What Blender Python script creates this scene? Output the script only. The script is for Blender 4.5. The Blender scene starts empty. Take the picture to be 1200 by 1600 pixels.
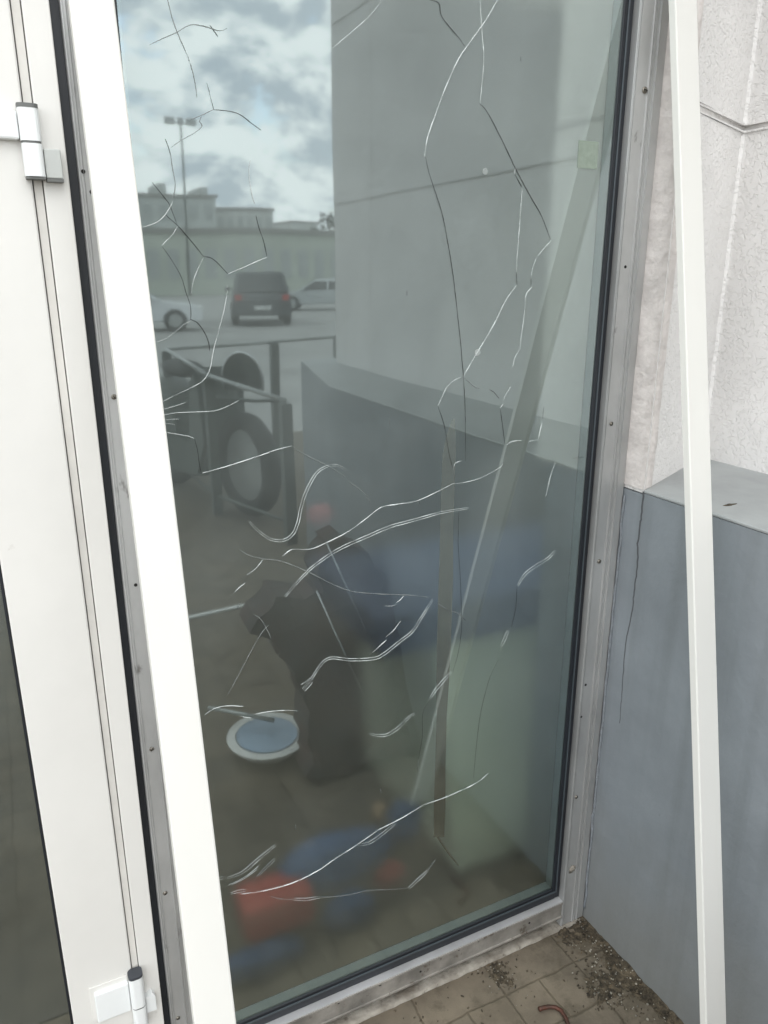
import bpy, bmesh, math, random
from mathutils import Vector, Matrix, noise
R_ = math.radians
random.seed(7)
S = bpy.context.scene
COL = S.collection

# ------------------------------------------------------------------ camera
PITCH, HEAD = 17.35, 26.5
CAM = Vector((0, -1.2, 1.6))
cd = bpy.data.cameras.new('camera'); cam = bpy.data.objects.new('camera', cd); COL.objects.link(cam)
cam.location = CAM
cam.rotation_euler = (R_(90 - PITCH), 0, R_(-HEAD))
cd.sensor_fit = 'VERTICAL'; cd.sensor_height = 36; cd.lens = 27
cd.clip_start = 0.02; cd.clip_end = 2000
S.camera = cam
S.render.resolution_x = 768; S.render.resolution_y = 1024

# ------------------------------------------------------------------ sky
SUN_EL, SUN_AZ = 50.0, 196.0        # azimuth measured clockwise from +y
w = bpy.data.worlds.new('World'); S.world = w; w.use_nodes = True
nt = w.node_tree; nt.nodes.clear()
def N(t, typ, **kw):
    n = t.nodes.new(typ)
    for k, v in kw.items():
        if k.startswith('i_'):
            key = k[2:]
            n.inputs[int(key) if key.isdigit() else key.replace('_', ' ')].default_value = v
        else: setattr(n, k, v)
    return n
L = nt.links.new
def mth(t, op, a, b=None, c=None, clamp=False):
    n = t.nodes.new('ShaderNodeMath'); n.operation = op; n.use_clamp = clamp
    for i, v in enumerate((a, b, c)):
        if v is None: continue
        if isinstance(v, (int, float)): n.inputs[i].default_value = v
        else: t.links.new(v, n.inputs[i])
    return n.outputs[0]
out = N(nt, 'ShaderNodeOutputWorld'); bg = N(nt, 'ShaderNodeBackground'); bg.inputs[1].default_value = 0.1
L(bg.outputs[0], out.inputs[0])
sky = N(nt, 'ShaderNodeTexSky', sky_type='NISHITA', sun_disc=False)
sky.sun_elevation = R_(SUN_EL); sky.sun_rotation = R_(SUN_AZ); sky.air_density = 1.2; sky.dust_density = 2.0
tc = N(nt, 'ShaderNodeTexCoord'); sp = N(nt, 'ShaderNodeSeparateXYZ'); L(tc.outputs['Generated'], sp.inputs[0])
def cloud(dz, det=9.0):
    cx = N(nt, 'ShaderNodeCombineXYZ')
    zz = mth(nt, 'ADD', mth(nt, 'MULTIPLY', sp.outputs[2], 1.8), dz)
    L(sp.outputs[0], cx.inputs[0]); L(sp.outputs[1], cx.inputs[1]); L(zz, cx.inputs[2])
    n = N(nt, 'ShaderNodeTexNoise'); n.inputs['Scale'].default_value = 9.0; n.inputs['Detail'].default_value = det
    n.inputs['Roughness'].default_value = 0.60; n.inputs['Distortion'].default_value = 0.25
    L(cx.outputs[0], n.inputs['Vector']); return n.outputs['Fac']
c0 = cloud(0.0); c1 = cloud(0.045)
mask = N(nt, 'ShaderNodeMapRange', interpolation_type='SMOOTHSTEP'); mask.inputs[1].default_value = 0.28; mask.inputs[2].default_value = 0.43
L(c0, mask.inputs[0])
light = mth(nt, 'ADD', mth(nt, 'MULTIPLY', mth(nt, 'SUBTRACT', c0, c1), 6.5), 0.58)
thick = mth(nt, 'MULTIPLY', mth(nt, 'SUBTRACT', c0, 0.52), -1.6)
tone = mth(nt, 'ADD', light, thick, clamp=True)
ramp = N(nt, 'ShaderNodeValToRGB'); ce = ramp.color_ramp
ce.elements[0].position = 0.1; ce.elements[0].color = (0.50, 0.55, 0.60, 1)
ce.elements[1].position = 0.95; ce.elements[1].color = (1.0, 1.0, 0.985, 1)
L(tone, ramp.inputs[0])
sc = N(nt, 'ShaderNodeVectorMath', operation='SCALE'); sc.inputs[3].default_value = 35.0; L(ramp.outputs[0], sc.inputs[0])
blue = N(nt, 'ShaderNodeVectorMath', operation='SCALE'); blue.inputs[3].default_value = 5.0; L(sky.outputs[0], blue.inputs[0])
mx = N(nt, 'ShaderNodeMix', data_type='RGBA'); L(mask.outputs[0], mx.inputs[0]); L(blue.outputs[0], mx.inputs[6]); L(sc.outputs[0], mx.inputs[7])
L(mx.outputs[2], bg.inputs[0])

# ------------------------------------------------------------------ sun
ld = bpy.data.lights.new('sun', 'SUN'); ld.energy = 0.5; ld.angle = R_(32); ld.color = (1, 0.965, 0.91)
sun = bpy.data.objects.new('sun', ld); COL.objects.link(sun)
sd = Vector((math.sin(R_(SUN_AZ)) * math.cos(R_(SUN_EL)), math.cos(R_(SUN_AZ)) * math.cos(R_(SUN_EL)), math.sin(R_(SUN_EL))))
sun.rotation_euler = sd.to_track_quat('Z', 'Y').to_euler()

S.view_settings.view_transform = 'Standard'; S.view_settings.look = 'None'
S.view_settings.exposure = -0.08; S.view_settings.gamma = 1.0

# ------------------------------------------------------------------ measuring helpers
_a, _p = R_(HEAD), R_(PITCH)
Hh = Vector((math.sin(_a), math.cos(_a), 0)); Rr = Vector((math.cos(_a), -math.sin(_a), 0)); Zz = Vector((0, 0, 1))
Fw = math.cos(_p) * Hh - math.sin(_p) * Zz; Up = math.sin(_p) * Hh + math.cos(_p) * Zz
def at(px, py, ax, v):
    """point seen at (px, py) of the 1200x1600 photograph, on the plane axis = v"""
    d = Fw + (px - 600) / 1200 * Rr - (py - 800) / 1200 * Up
    return CAM + d * ((v - CAM[ax]) / d[ax])
def refl(px, py, y):
    """the same for what the window mirrors, y metres in front of the glass"""
    q = at(px, py, 1, y); return Vector((q.x, -q.y, q.z))

# ------------------------------------------------------------------ mesh helpers
class MB:
    def __init__(s): s.bm = bmesh.new()
    def quad(s, *pts): s.bm.faces.new([s.bm.verts.new(p) for p in pts]); return s
    def box(s, x0, x1, y0, y1, z0, z1, bev=0.0, M=None, seg=2):
        r = bmesh.ops.create_cube(s.bm, size=1)
        vs = r['verts']
        for v in vs: v.co = Vector(((x0 + x1) / 2 + v.co.x * (x1 - x0), (y0 + y1) / 2 + v.co.y * (y1 - y0), (z0 + z1) / 2 + v.co.z * (z1 - z0)))
        if bev:
            es = list({e for v in vs for e in v.link_edges})
            rr = bmesh.ops.bevel(s.bm, geom=es, offset=bev, segments=seg, affect='EDGES', profile=0.5)
            vs = list({v for f in rr['faces'] for v in f.verts} | {v for v in vs if v.is_valid})
            # include all verts of the island
            seen = set(vs); st = list(vs)
            while st:
                v = st.pop()
                for e in v.link_edges:
                    o = e.other_vert(v)
                    if o not in seen: seen.add(o); st.append(o)
            vs = list(seen)
        if M:
            for v in vs: v.co = M @ v.co
        return s
    def prism(s, pts, axis, a, b):
        """closed outline pts (2D) extruded along axis from a to b"""
        def P(u, v, w_):
            return {0: (w_, u, v), 1: (u, w_, v), 2: (u, v, w_)}[axis]
        A = [s.bm.verts.new(P(u, v, a)) for u, v in pts]; B = [s.bm.verts.new(P(u, v, b)) for u, v in pts]
        s.bm.faces.new(A); s.bm.faces.new(B[::-1]); n = len(pts)
        for i in range(n): s.bm.faces.new((A[i], B[i], B[(i + 1) % n], A[(i + 1) % n]))
        return s
    def tube(s, pts, r, n=8, cap=True, flat=1.0, up=Vector((0, 1, 0))):
        pts = [Vector(p) for p in pts]; rings = []
        for i, p in enumerate(pts):
            t = (pts[min(i + 1, len(pts) - 1)] - pts[max(i - 1, 0)]).normalized()
            u = t.cross(up)
            if u.length < 1e-4: u = t.cross(Vector((1, 0, 0)))
            u.normalize(); v = t.cross(u).normalized()
            rr = r[i] if isinstance(r, (list, tuple)) else r
            rings.append([s.bm.verts.new(p + rr * (math.cos(k * 2 * math.pi / n) * u + flat * math.sin(k * 2 * math.pi / n) * v)) for k in range(n)])
        for a, b in zip(rings, rings[1:]):
            for k in range(n): s.bm.faces.new((a[k], a[(k + 1) % n], b[(k + 1) % n], b[k]))
        if cap: s.bm.faces.new(rings[0][::-1]); s.bm.faces.new(rings[-1])
        return s
    def lathe(s, prof, n=24, M=None):
        rings = []
        for r, z in prof:
            rings.append([s.bm.verts.new((M or Matrix()) @ Vector((max(r, 1e-4) * math.cos(k * 2 * math.pi / n), max(r, 1e-4) * math.sin(k * 2 * math.pi / n), z))) for k in range(n)])
        for a, b in zip(rings, rings[1:]):
            for k in range(n): s.bm.faces.new((a[k], a[(k + 1) % n], b[(k + 1) % n], b[k]))
        s.bm.faces.new(rings[0][::-1]); s.bm.faces.new(rings[-1])
        return s
    def blob(s, c, r, sub=3, amp=0.25, fr=2.0, seed=0, sq=(1, 1, 1)):
        q = bmesh.ops.create_icosphere(s.bm, subdivisions=sub, radius=1)
        for v in q['verts']:
            d = v.co.normalized(); k = 1 + amp * noise.noise(d * fr + Vector((seed * 3.1, seed, 0)))
            v.co = Vector(c) + Vector((d.x * r * sq[0], d.y * r * sq[1], d.z * r * sq[2])) * k
        return s
    def build(s, name, mat, parent=None, smooth=False, origin=None, label=None):
        bmesh.ops.recalc_face_normals(s.bm, faces=s.bm.faces)
        me = bpy.data.meshes.new(name)
        if origin is not None:
            for v in s.bm.verts: v.co -= Vector(origin)
        if smooth:
            for f in s.bm.faces: f.smooth = True
        s.bm.to_mesh(me); s.bm.free()
        o = bpy.data.objects.new(name, me); COL.objects.link(o)
        if origin is not None: o.location = origin
        if mat: me.materials.append(mat)
        if parent: o.parent = parent; o.matrix_parent_inverse = Matrix() if parent.parent else Matrix.Translation(parent.location).inverted()
        if label: o['label'] = label
        return o
def tag(o, label=None, cat=None, group=None, kind=None):
    if label: o['label'] = label
    if cat: o['category'] = cat
    if group: o['group'] = group
    if kind: o['kind'] = kind
    return o
def thing(name, label, cat, loc=(0, 0, 0), rz=0, group=None):
    o = bpy.data.objects.new(name, None); COL.objects.link(o); o.location = loc; o.rotation_euler[2] = rz
    return tag(o, label, cat, group)

# ------------------------------------------------------------------ materials
def mat(name, col, rough=0.6, metal=0.0, var=0.08, vscale=6.0, bump=0.0, bscale=60.0, col2=None, spots=0.0, spot_col=(0.1, 0.09, 0.08), spot_scale=40.0, spot_th=0.66, spec=0.5, stretch=None, coat=0.0):
    m = bpy.data.materials.new(name); m.use_nodes = True; t = m.node_tree; t.nodes.clear()
    o = N(t, 'ShaderNodeOutputMaterial'); b = N(t, 'ShaderNodeBsdfPrincipled'); t.links.new(b.outputs[0], o.inputs[0])
    b.inputs['Roughness'].default_value = rough; b.inputs['Metallic'].default_value = metal
    b.inputs['Specular IOR Level'].default_value = spec; b.inputs['Coat Weight'].default_value = coat
    g = N(t, 'ShaderNodeNewGeometry'); mp = N(t, 'ShaderNodeMapping'); t.links.new(g.outputs['Position'], mp.inputs[0])
    if stretch: mp.inputs['Scale'].default_value = stretch
    n = N(t, 'ShaderNodeTexNoise'); n.inputs['Scale'].default_value = vscale; n.inputs['Detail'].default_value = 6; n.inputs['Roughness'].default_value = 0.6
    t.links.new(mp.outputs[0], n.inputs['Vector'])
    c2 = col2 or tuple(max(0, c * (1 - 2.2 * var)) for c in col)
    mr = N(t, 'ShaderNodeMapRange'); mr.inputs[1].default_value = 0.35; mr.inputs[2].default_value = 0.65; t.links.new(n.outputs['Fac'], mr.inputs[0])
    mx = N(t, 'ShaderNodeMix', data_type='RGBA'); t.links.new(mr.outputs[0], mx.inputs[0])
    mx.inputs[6].default_value = (*c2, 1); mx.inputs[7].default_value = (*col, 1)
    last = mx.outputs[2]
    if spots:
        n2 = N(t, 'ShaderNodeTexNoise'); n2.inputs['Scale'].default_value = spot_scale; n2.inputs['Detail'].default_value = 5; n2.inputs['Roughness'].default_value = 0.65
        t.links.new(mp.outputs[0], n2.inputs['Vector'])
        m2 = N(t, 'ShaderNodeMapRange'); m2.inputs[1].default_value = spot_th; m2.inputs[2].default_value = spot_th + 0.06; m2.inputs[4].default_value = spots
        t.links.new(n2.outputs['Fac'], m2.inputs[0])
        x2 = N(t, 'ShaderNodeMix', data_type='RGBA'); t.links.new(m2.outputs[0], x2.inputs[0]); t.links.new(last, x2.inputs[6]); x2.inputs[7].default_value = (*spot_col, 1)
        last = x2.outputs[2]
    t.links.new(last, b.inputs['Base Color'])
    if bump:
        n3 = N(t, 'ShaderNodeTexNoise'); n3.inputs['Scale'].default_value = bscale; n3.inputs['Detail'].default_value = 4
        t.links.new(g.outputs['Position'], n3.inputs['Vector'])
        bp = N(t, 'ShaderNodeBump'); bp.inputs['Strength'].default_value = 1.0; bp.inputs['Distance'].default_value = bump
        t.links.new(n3.outputs['Fac'], bp.inputs['Height']); t.links.new(bp.outputs[0], b.inputs['Normal'])
    return m

M = {}
M['upvc'] = mat('white_plastic', (0.69, 0.68, 0.65), 0.38, var=0.03, vscale=3, spots=0.35, spot_col=(0.45, 0.42, 0.38), spot_scale=30, spot_th=0.72)
M['upvc_strip'] = mat('white_strip_plastic', (0.745, 0.735, 0.70), 0.35, var=0.025, vscale=4, spots=0.5, spot_col=(0.5, 0.45, 0.4), spot_scale=26, spot_th=0.73, stretch=(1, 1, 0.35))
def translucent(m, fac, col):
    t = m.node_tree; o = next(n for n in t.nodes if n.type == 'OUTPUT_MATERIAL'); b = o.inputs[0].links[0].from_socket
    tl = N(t, 'ShaderNodeBsdfTranslucent'); tl.inputs[0].default_value = (*col, 1); mx = N(t, 'ShaderNodeMixShader'); mx.inputs[0].default_value = fac
    t.links.new(b, mx.inputs[1]); t.links.new(tl.outputs[0], mx.inputs[2]); t.links.new(mx.outputs[0], o.inputs[0])
translucent(M['upvc_strip'], 0.17, (0.85, 0.84, 0.78))
M['gap'] = mat('door_seal', (0.66, 0.64, 0.60), 0.7, var=0.1)
M['line'] = mat('dark_seam', (0.16, 0.155, 0.15), 0.8)
M['hinge'] = mat('hinge_plastic', (0.76, 0.78, 0.78), 0.32, var=0.03, spots=0.4, spot_col=(0.35, 0.34, 0.32), spot_scale=60, spot_th=0.7)
M['hinge2'] = mat('hinge_grey_plate', (0.50, 0.52, 0.50), 0.4, var=0.08, spots=0.5, spot_col=(0.25, 0.24, 0.22), spot_scale=70, spot_th=0.64)
M['cap'] = mat('hinge_cap', (0.045, 0.05, 0.06), 0.4)
M['capw'] = mat('hinge_cap_pale', (0.13, 0.135, 0.13), 0.5)
M['gasket'] = mat('rubber_gasket', (0.010, 0.013, 0.018), 0.5, var=0.15)
M['spacer'] = mat('spacer_bar', (0.16, 0.20, 0.21), 0.4, 0.0, var=0.1)
M['lip'] = mat('gasket_lip', (0.05, 0.062, 0.072), 0.4)
M['alu'] = mat('bare_aluminium', (0.52, 0.525, 0.52), 0.48, 0.55, var=0.16, vscale=5, spots=0.75, spot_col=(0.13, 0.12, 0.11), spot_scale=17, spot_th=0.66, stretch=(1, 1, 0.4), bump=0.0004, bscale=90)
M['alu_low'] = mat('dirty_sill_aluminium', (0.33, 0.31, 0.28), 0.6, 0.35, var=0.22, vscale=14, spots=0.8, spot_col=(0.10, 0.08, 0.06), spot_scale=30, spot_th=0.60, bump=0.0012, bscale=80)
M['alu_edge'] = mat('bright_aluminium_edge', (0.72, 0.72, 0.73), 0.35, 0.5, var=0.1)
M['screw'] = mat('screw_steel', (0.30, 0.28, 0.24), 0.42, 0.8, var=0.3, vscale=300)
M['hole'] = mat('drilled_hole', (0.012, 0.011, 0.010), 0.9)
M['paint_smear'] = mat('blue_grey_paint_smear', (0.21, 0.23, 0.25), 0.6, var=0.15, vscale=60, bump=0.003, bscale=90)
M['crack'] = mat('glass_fracture_glint', (0.74, 0.78, 0.77), 0.35, var=0.1, spec=0.8)  # fractures in glinting, dull and dark versions, the light put into their colours
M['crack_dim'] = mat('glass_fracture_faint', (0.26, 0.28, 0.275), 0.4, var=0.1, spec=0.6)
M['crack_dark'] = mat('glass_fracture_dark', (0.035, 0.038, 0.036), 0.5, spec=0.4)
M['sticker'] = mat('sticker_paper', (0.24, 0.29, 0.24), 0.6, var=0.08, vscale=80)
M['dot'] = mat('dried_spot', (0.30, 0.33, 0.32), 0.6)
M['tape'] = mat('brown_tape', (0.155, 0.125, 0.085), 0.7, var=0.12, vscale=20)
M['mortar'] = mat('mortar_threshold', (0.36, 0.335, 0.29), 0.85, var=0.28, vscale=16, col2=(0.15, 0.13, 0.105), bump=0.004, bscale=70, spots=0.7, spot_col=(0.09, 0.075, 0.055), spot_scale=45, spot_th=0.6)
M['dirt'] = mat('dirt', (0.115, 0.09, 0.058), 0.95, var=0.35, vscale=60, bump=0.01, bscale=120, spots=0.6, spot_col=(0.02, 0.016, 0.01), spot_scale=90, spot_th=0.55)
M['stone'] = mat('pebble', (0.36, 0.33, 0.27), 0.8, var=0.35, vscale=30)
M['leaf'] = mat('dry_leaf', (0.13, 0.09, 0.05), 0.8, var=0.3, vscale=50)
M['rust'] = mat('rusty_steel', (0.10, 0.035, 0.022), 0.55, 0.4, var=0.4, vscale=60, bump=0.0015, bscale=200, col2=(0.05, 0.03, 0.022))
M['concrete'] = mat('concrete', (0.30, 0.29, 0.27), 0.9, var=0.15)

def broken(m, lo, hi, keep):
    t = m.node_tree; o = next(n for n in t.nodes if n.type == 'OUTPUT_MATERIAL'); b = o.inputs[0].links[0].from_socket
    g = N(t, 'ShaderNodeNewGeometry'); n = N(t, 'ShaderNodeTexNoise'); n.inputs['Scale'].default_value = 38; n.inputs['Detail'].default_value = 4; t.links.new(g.outputs['Position'], n.inputs['Vector'])
    r = N(t, 'ShaderNodeMapRange'); r.inputs[1].default_value = lo; r.inputs[2].default_value = hi; r.inputs[3].default_value = keep; r.inputs[4].default_value = 1.0; t.links.new(n.outputs['Fac'], r.inputs[0])
    tr = N(t, 'ShaderNodeBsdfTransparent'); mx = N(t, 'ShaderNodeMixShader'); t.links.new(r.outputs[0], mx.inputs[0]); t.links.new(tr.outputs[0], mx.inputs[1]); t.links.new(b, mx.inputs[2]); t.links.new(mx.outputs[0], o.inputs[0])
broken(M['crack'], 0.42, 0.60, 0.22); broken(M['crack_dim'], 0.38, 0.62, 0.25); broken(M['crack_dark'], 0.38, 0.62, 0.30)  # breaks the painted glints up along each fracture

def plaster():
    m = mat('white_textured_render', (0.73, 0.715, 0.70), 0.78, var=0.05, vscale=3)
    t = m.node_tree; b = next(n for n in t.nodes if n.type == 'BSDF_PRINCIPLED'); g = next(n for n in t.nodes if n.type == 'NEW_GEOMETRY')
    # worm-like pits of rough-cast paint
    v = N(t, 'ShaderNodeTexNoise'); v.inputs['Scale'].default_value = 105; v.inputs['Detail'].default_value = 3; v.inputs['Distortion'].default_value = 0.9
    t.links.new(g.outputs['Position'], v.inputs['Vector'])
    r = N(t, 'ShaderNodeMapRange'); r.inputs[1].default_value = 0.36; r.inputs[2].default_value = 0.50; t.links.new(v.outputs['Fac'], r.inputs[0])
    big = N(t, 'ShaderNodeTexNoise'); big.inputs['Scale'].default_value = 14; big.inputs['Detail'].default_value = 2
    t.links.new(g.outputs['Position'], big.inputs['Vector'])
    h = mth(t, 'ADD', mth(t, 'MULTIPLY', r.outputs[0], 0.55), mth(t, 'MULTIPLY', big.outputs['Fac'], 1.2))
    bp = N(t, 'ShaderNodeBump'); bp.inputs['Strength'].default_value = 0.85; bp.inputs['Distance'].default_value = 0.0024
    t.links.new(h, bp.inputs['Height']); t.links.new(bp.outputs[0], b.inputs['Normal'])
    # dirty pits
    src = b.inputs['Base Color'].links[0].from_socket
    n2 = N(t, 'ShaderNodeTexNoise'); n2.inputs['Scale'].default_value = 95; n2.inputs['Detail'].default_value = 3
    t.links.new(g.outputs['Position'], n2.inputs['Vector'])
    r2 = N(t, 'ShaderNodeMapRange'); r2.inputs[1].default_value = 0.69; r2.inputs[2].default_value = 0.76; r2.inputs[4].default_value = 0.4; t.links.new(n2.outputs['Fac'], r2.inputs[0])
    x = N(t, 'ShaderNodeMix', data_type='RGBA'); t.links.new(r2.outputs[0], x.inputs[0]); t.links.new(src, x.inputs[6]); x.inputs[7].default_value = (0.28, 0.26, 0.24, 1)
    t.links.new(x.outputs[2], b.inputs['Base Color'])
    return m
M['plaster'] = plaster()
M['smear'] = mat('smeared_plaster', (0.64, 0.60, 0.575), 0.75, var=0.10, vscale=18, bump=0.006, bscale=45)
M['groove'] = mat('wall_joint', (0.66, 0.64, 0.62), 0.85, var=0.1, vscale=30)

def plinth_mat():
    m = mat('blue_grey_plinth_paint', (0.232, 0.256, 0.277), 0.62, var=0.09, vscale=4.5, bump=0.0009, bscale=75, spots=0.45, spot_col=(0.12, 0.13, 0.135), spot_scale=22, spot_th=0.69)
    t = m.node_tree; b = next(n for n in t.nodes if n.type == 'BSDF_PRINCIPLED'); g = next(n for n in t.nodes if n.type == 'NEW_GEOMETRY')
    src = b.inputs['Base Color'].links[0].from_socket
    # dried run marks
    mp = N(t, 'ShaderNodeMapping'); mp.inputs['Scale'].default_value = (19, 19, 0.8); t.links.new(g.outputs['Position'], mp.inputs[0])
    n = N(t, 'ShaderNodeTexNoise'); n.inputs['Scale'].default_value = 1.0; n.inputs['Detail'].default_value = 4; t.links.new(mp.outputs[0], n.inputs['Vector'])
    r = N(t, 'ShaderNodeMapRange'); r.inputs[1].default_value = 0.50; r.inputs[2].default_value = 0.68; r.inputs[4].default_value = 0.36; t.links.new(n.outputs['Fac'], r.inputs[0])
    x = N(t, 'ShaderNodeMix', data_type='RGBA'); t.links.new(r.outputs[0], x.inputs[0]); t.links.new(src, x.inputs[6]); x.inputs[7].default_value = (0.135, 0.15, 0.155, 1)
    # browner and darker towards the ground
    s = N(t, 'ShaderNodeSeparateXYZ'); t.links.new(g.outputs['Position'], s.inputs[0])
    n5 = N(t, 'ShaderNodeTexNoise'); n5.inputs['Scale'].default_value = 6; t.links.new(g.outputs['Position'], n5.inputs['Vector'])
    zz = mth(t, 'ADD', s.outputs[2], mth(t, 'MULTIPLY', n5.outputs['Fac'], -0.35))
    r3 = N(t, 'ShaderNodeMapRange'); r3.inputs[1].default_value = 0.25; r3.inputs[2].default_value = -0.15; r3.inputs[4].default_value = 0.6; t.links.new(zz, r3.inputs[0])
    x3 = N(t, 'ShaderNodeMix', data_type='RGBA'); t.links.new(r3.outputs[0], x3.inputs[0]); t.links.new(x.outputs[2], x3.inputs[6]); x3.inputs[7].default_value = (0.165, 0.16, 0.14, 1)
    t.links.new(x3.outputs[2], b.inputs['Base Color'])
    return m
M['plinth'] = plinth_mat()
M['ledge'] = mat('plinth_ledge_paint', (0.33, 0.345, 0.345), 0.6, var=0.09, vscale=5, spots=0.6, spot_col=(0.12, 0.11, 0.1), spot_scale=30, spot_th=0.71, bump=0.001, bscale=50)

def paving():
    m = mat('grey_brown_pavers', (0.172, 0.142, 0.105), 0.9, var=0.16, vscale=9)
    t = m.node_tree; b = next(n for n in t.nodes if n.type == 'BSDF_PRINCIPLED'); g = next(n for n in t.nodes if n.type == 'NEW_GEOMETRY')
    base = b.inputs['Base Color'].links[0].from_socket
    wob = N(t, 'ShaderNodeTexNoise'); wob.inputs['Scale'].default_value = 9; wob.inputs['Detail'].default_value = 4; t.links.new(g.outputs['Position'], wob.inputs['Vector'])
    sub = N(t, 'ShaderNodeVectorMath', operation='SUBTRACT'); t.links.new(wob.outputs['Color'], sub.inputs[0]); sub.inputs[1].default_value = (0.5, 0.5, 0.5)
    scl = N(t, 'ShaderNodeVectorMath', operation='SCALE'); t.links.new(sub.outputs[0], scl.inputs[0]); scl.inputs[3].default_value = 0.024
    add = N(t, 'ShaderNodeVectorMath', operation='ADD'); t.links.new(g.outputs['Position'], add.inputs[0]); t.links.new(scl.outputs[0], add.inputs[1])
    mp = N(t, 'ShaderNodeMapping'); t.links.new(add.outputs[0], mp.inputs[0]); mp.inputs['Location'].default_value = (-0.66 + 0.4, 1.293, 0)
    bk = N(t, 'ShaderNodeTexBrick'); t.links.new(mp.outputs[0], bk.inputs['Vector'])
    bk.inputs['Scale'].default_value = 1.0; bk.offset = 0.0; bk.squash = 0.5; bk.squash_frequency = 2; bk.inputs['Brick Width'].default_value = 0.2; bk.inputs['Row Height'].default_value = 0.108
    bk.inputs['Mortar Size'].default_value = 0.0045; bk.inputs['Mortar Smooth'].default_value = 1.0; bk.inputs['Bias'].default_value = 0
    bk.inputs['Color1'].default_value = (1.05, 1.03, 1.0, 1); bk.inputs['Color2'].default_value = (0.93, 0.93, 0.93, 1); bk.inputs['Mortar'].default_value = (0.66, 0.63, 0.58, 1)
    mu = N(t, 'ShaderNodeMix', data_type='RGBA', blend_type='MULTIPLY'); mu.inputs[0].default_value = 1
    t.links.new(base, mu.inputs[6]); t.links.new(bk.outputs['Color'], mu.inputs[7])
    # dirt film patches, mostly along the joints
    d = N(t, 'ShaderNodeTexNoise'); d.inputs['Scale'].default_value = 15; d.inputs['Detail'].default_value = 8; d.inputs['Roughness'].default_value = 0.72; t.links.new(g.outputs['Position'], d.inputs['Vector'])
    px_ = N(t, 'ShaderNodeSeparateXYZ'); t.links.new(g.outputs['Position'], px_.inputs[0])
    nw = N(t, 'ShaderNodeMapRange'); nw.inputs[1].default_value = 0.90; nw.inputs[2].default_value = 1.17; nw.inputs[4].default_value = 0.12; t.links.new(px_.outputs[0], nw.inputs[0])
    dm = mth(t, 'ADD', mth(t, 'ADD', d.outputs['Fac'], nw.outputs[0]), mth(t, 'MULTIPLY', bk.outputs['Fac'], 0.10))
    r = N(t, 'ShaderNodeMapRange'); r.inputs[1].default_value = 0.53; r.inputs[2].default_value = 0.70; r.inputs[4].default_value = 0.8; t.links.new(dm, r.inputs[0])
    x = N(t, 'ShaderNodeMix', data_type='RGBA'); t.links.new(r.outputs[0], x.inputs[0]); t.links.new(mu.outputs[2], x.inputs[6]); x.inputs[7].default_value = (0.07, 0.057, 0.038, 1)
    t.links.new(x.outputs[2], b.inputs['Base Color'])
    f = N(t, 'ShaderNodeTexNoise'); f.inputs['Scale'].default_value = 260; f.inputs['Detail'].default_value = 3; t.links.new(g.outputs['Position'], f.inputs['Vector'])
    h = mth(t, 'ADD', mth(t, 'MULTIPLY', bk.outputs['Fac'], -1.0), mth(t, 'MULTIPLY', f.outputs['Fac'], 0.35))
    h = mth(t, 'ADD', h, mth(t, 'MULTIPLY', d.outputs['Fac'], 0.6))
    bp = N(t, 'ShaderNodeBump'); bp.inputs['Strength'].default_value = 0.8; bp.inputs['Distance'].default_value = 0.0015
    t.links.new(h, bp.inputs['Height']); t.links.new(bp.outputs[0], b.inputs['Normal'])
    return m
M['paving'] = paving()
M['asphalt'] = mat('asphalt', (0.33, 0.325, 0.31), 0.9, var=0.12, vscale=0.8, bump=0.004, bscale=80)
M['kerb'] = mat('kerb_concrete', (0.36, 0.35, 0.33), 0.85)

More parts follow.
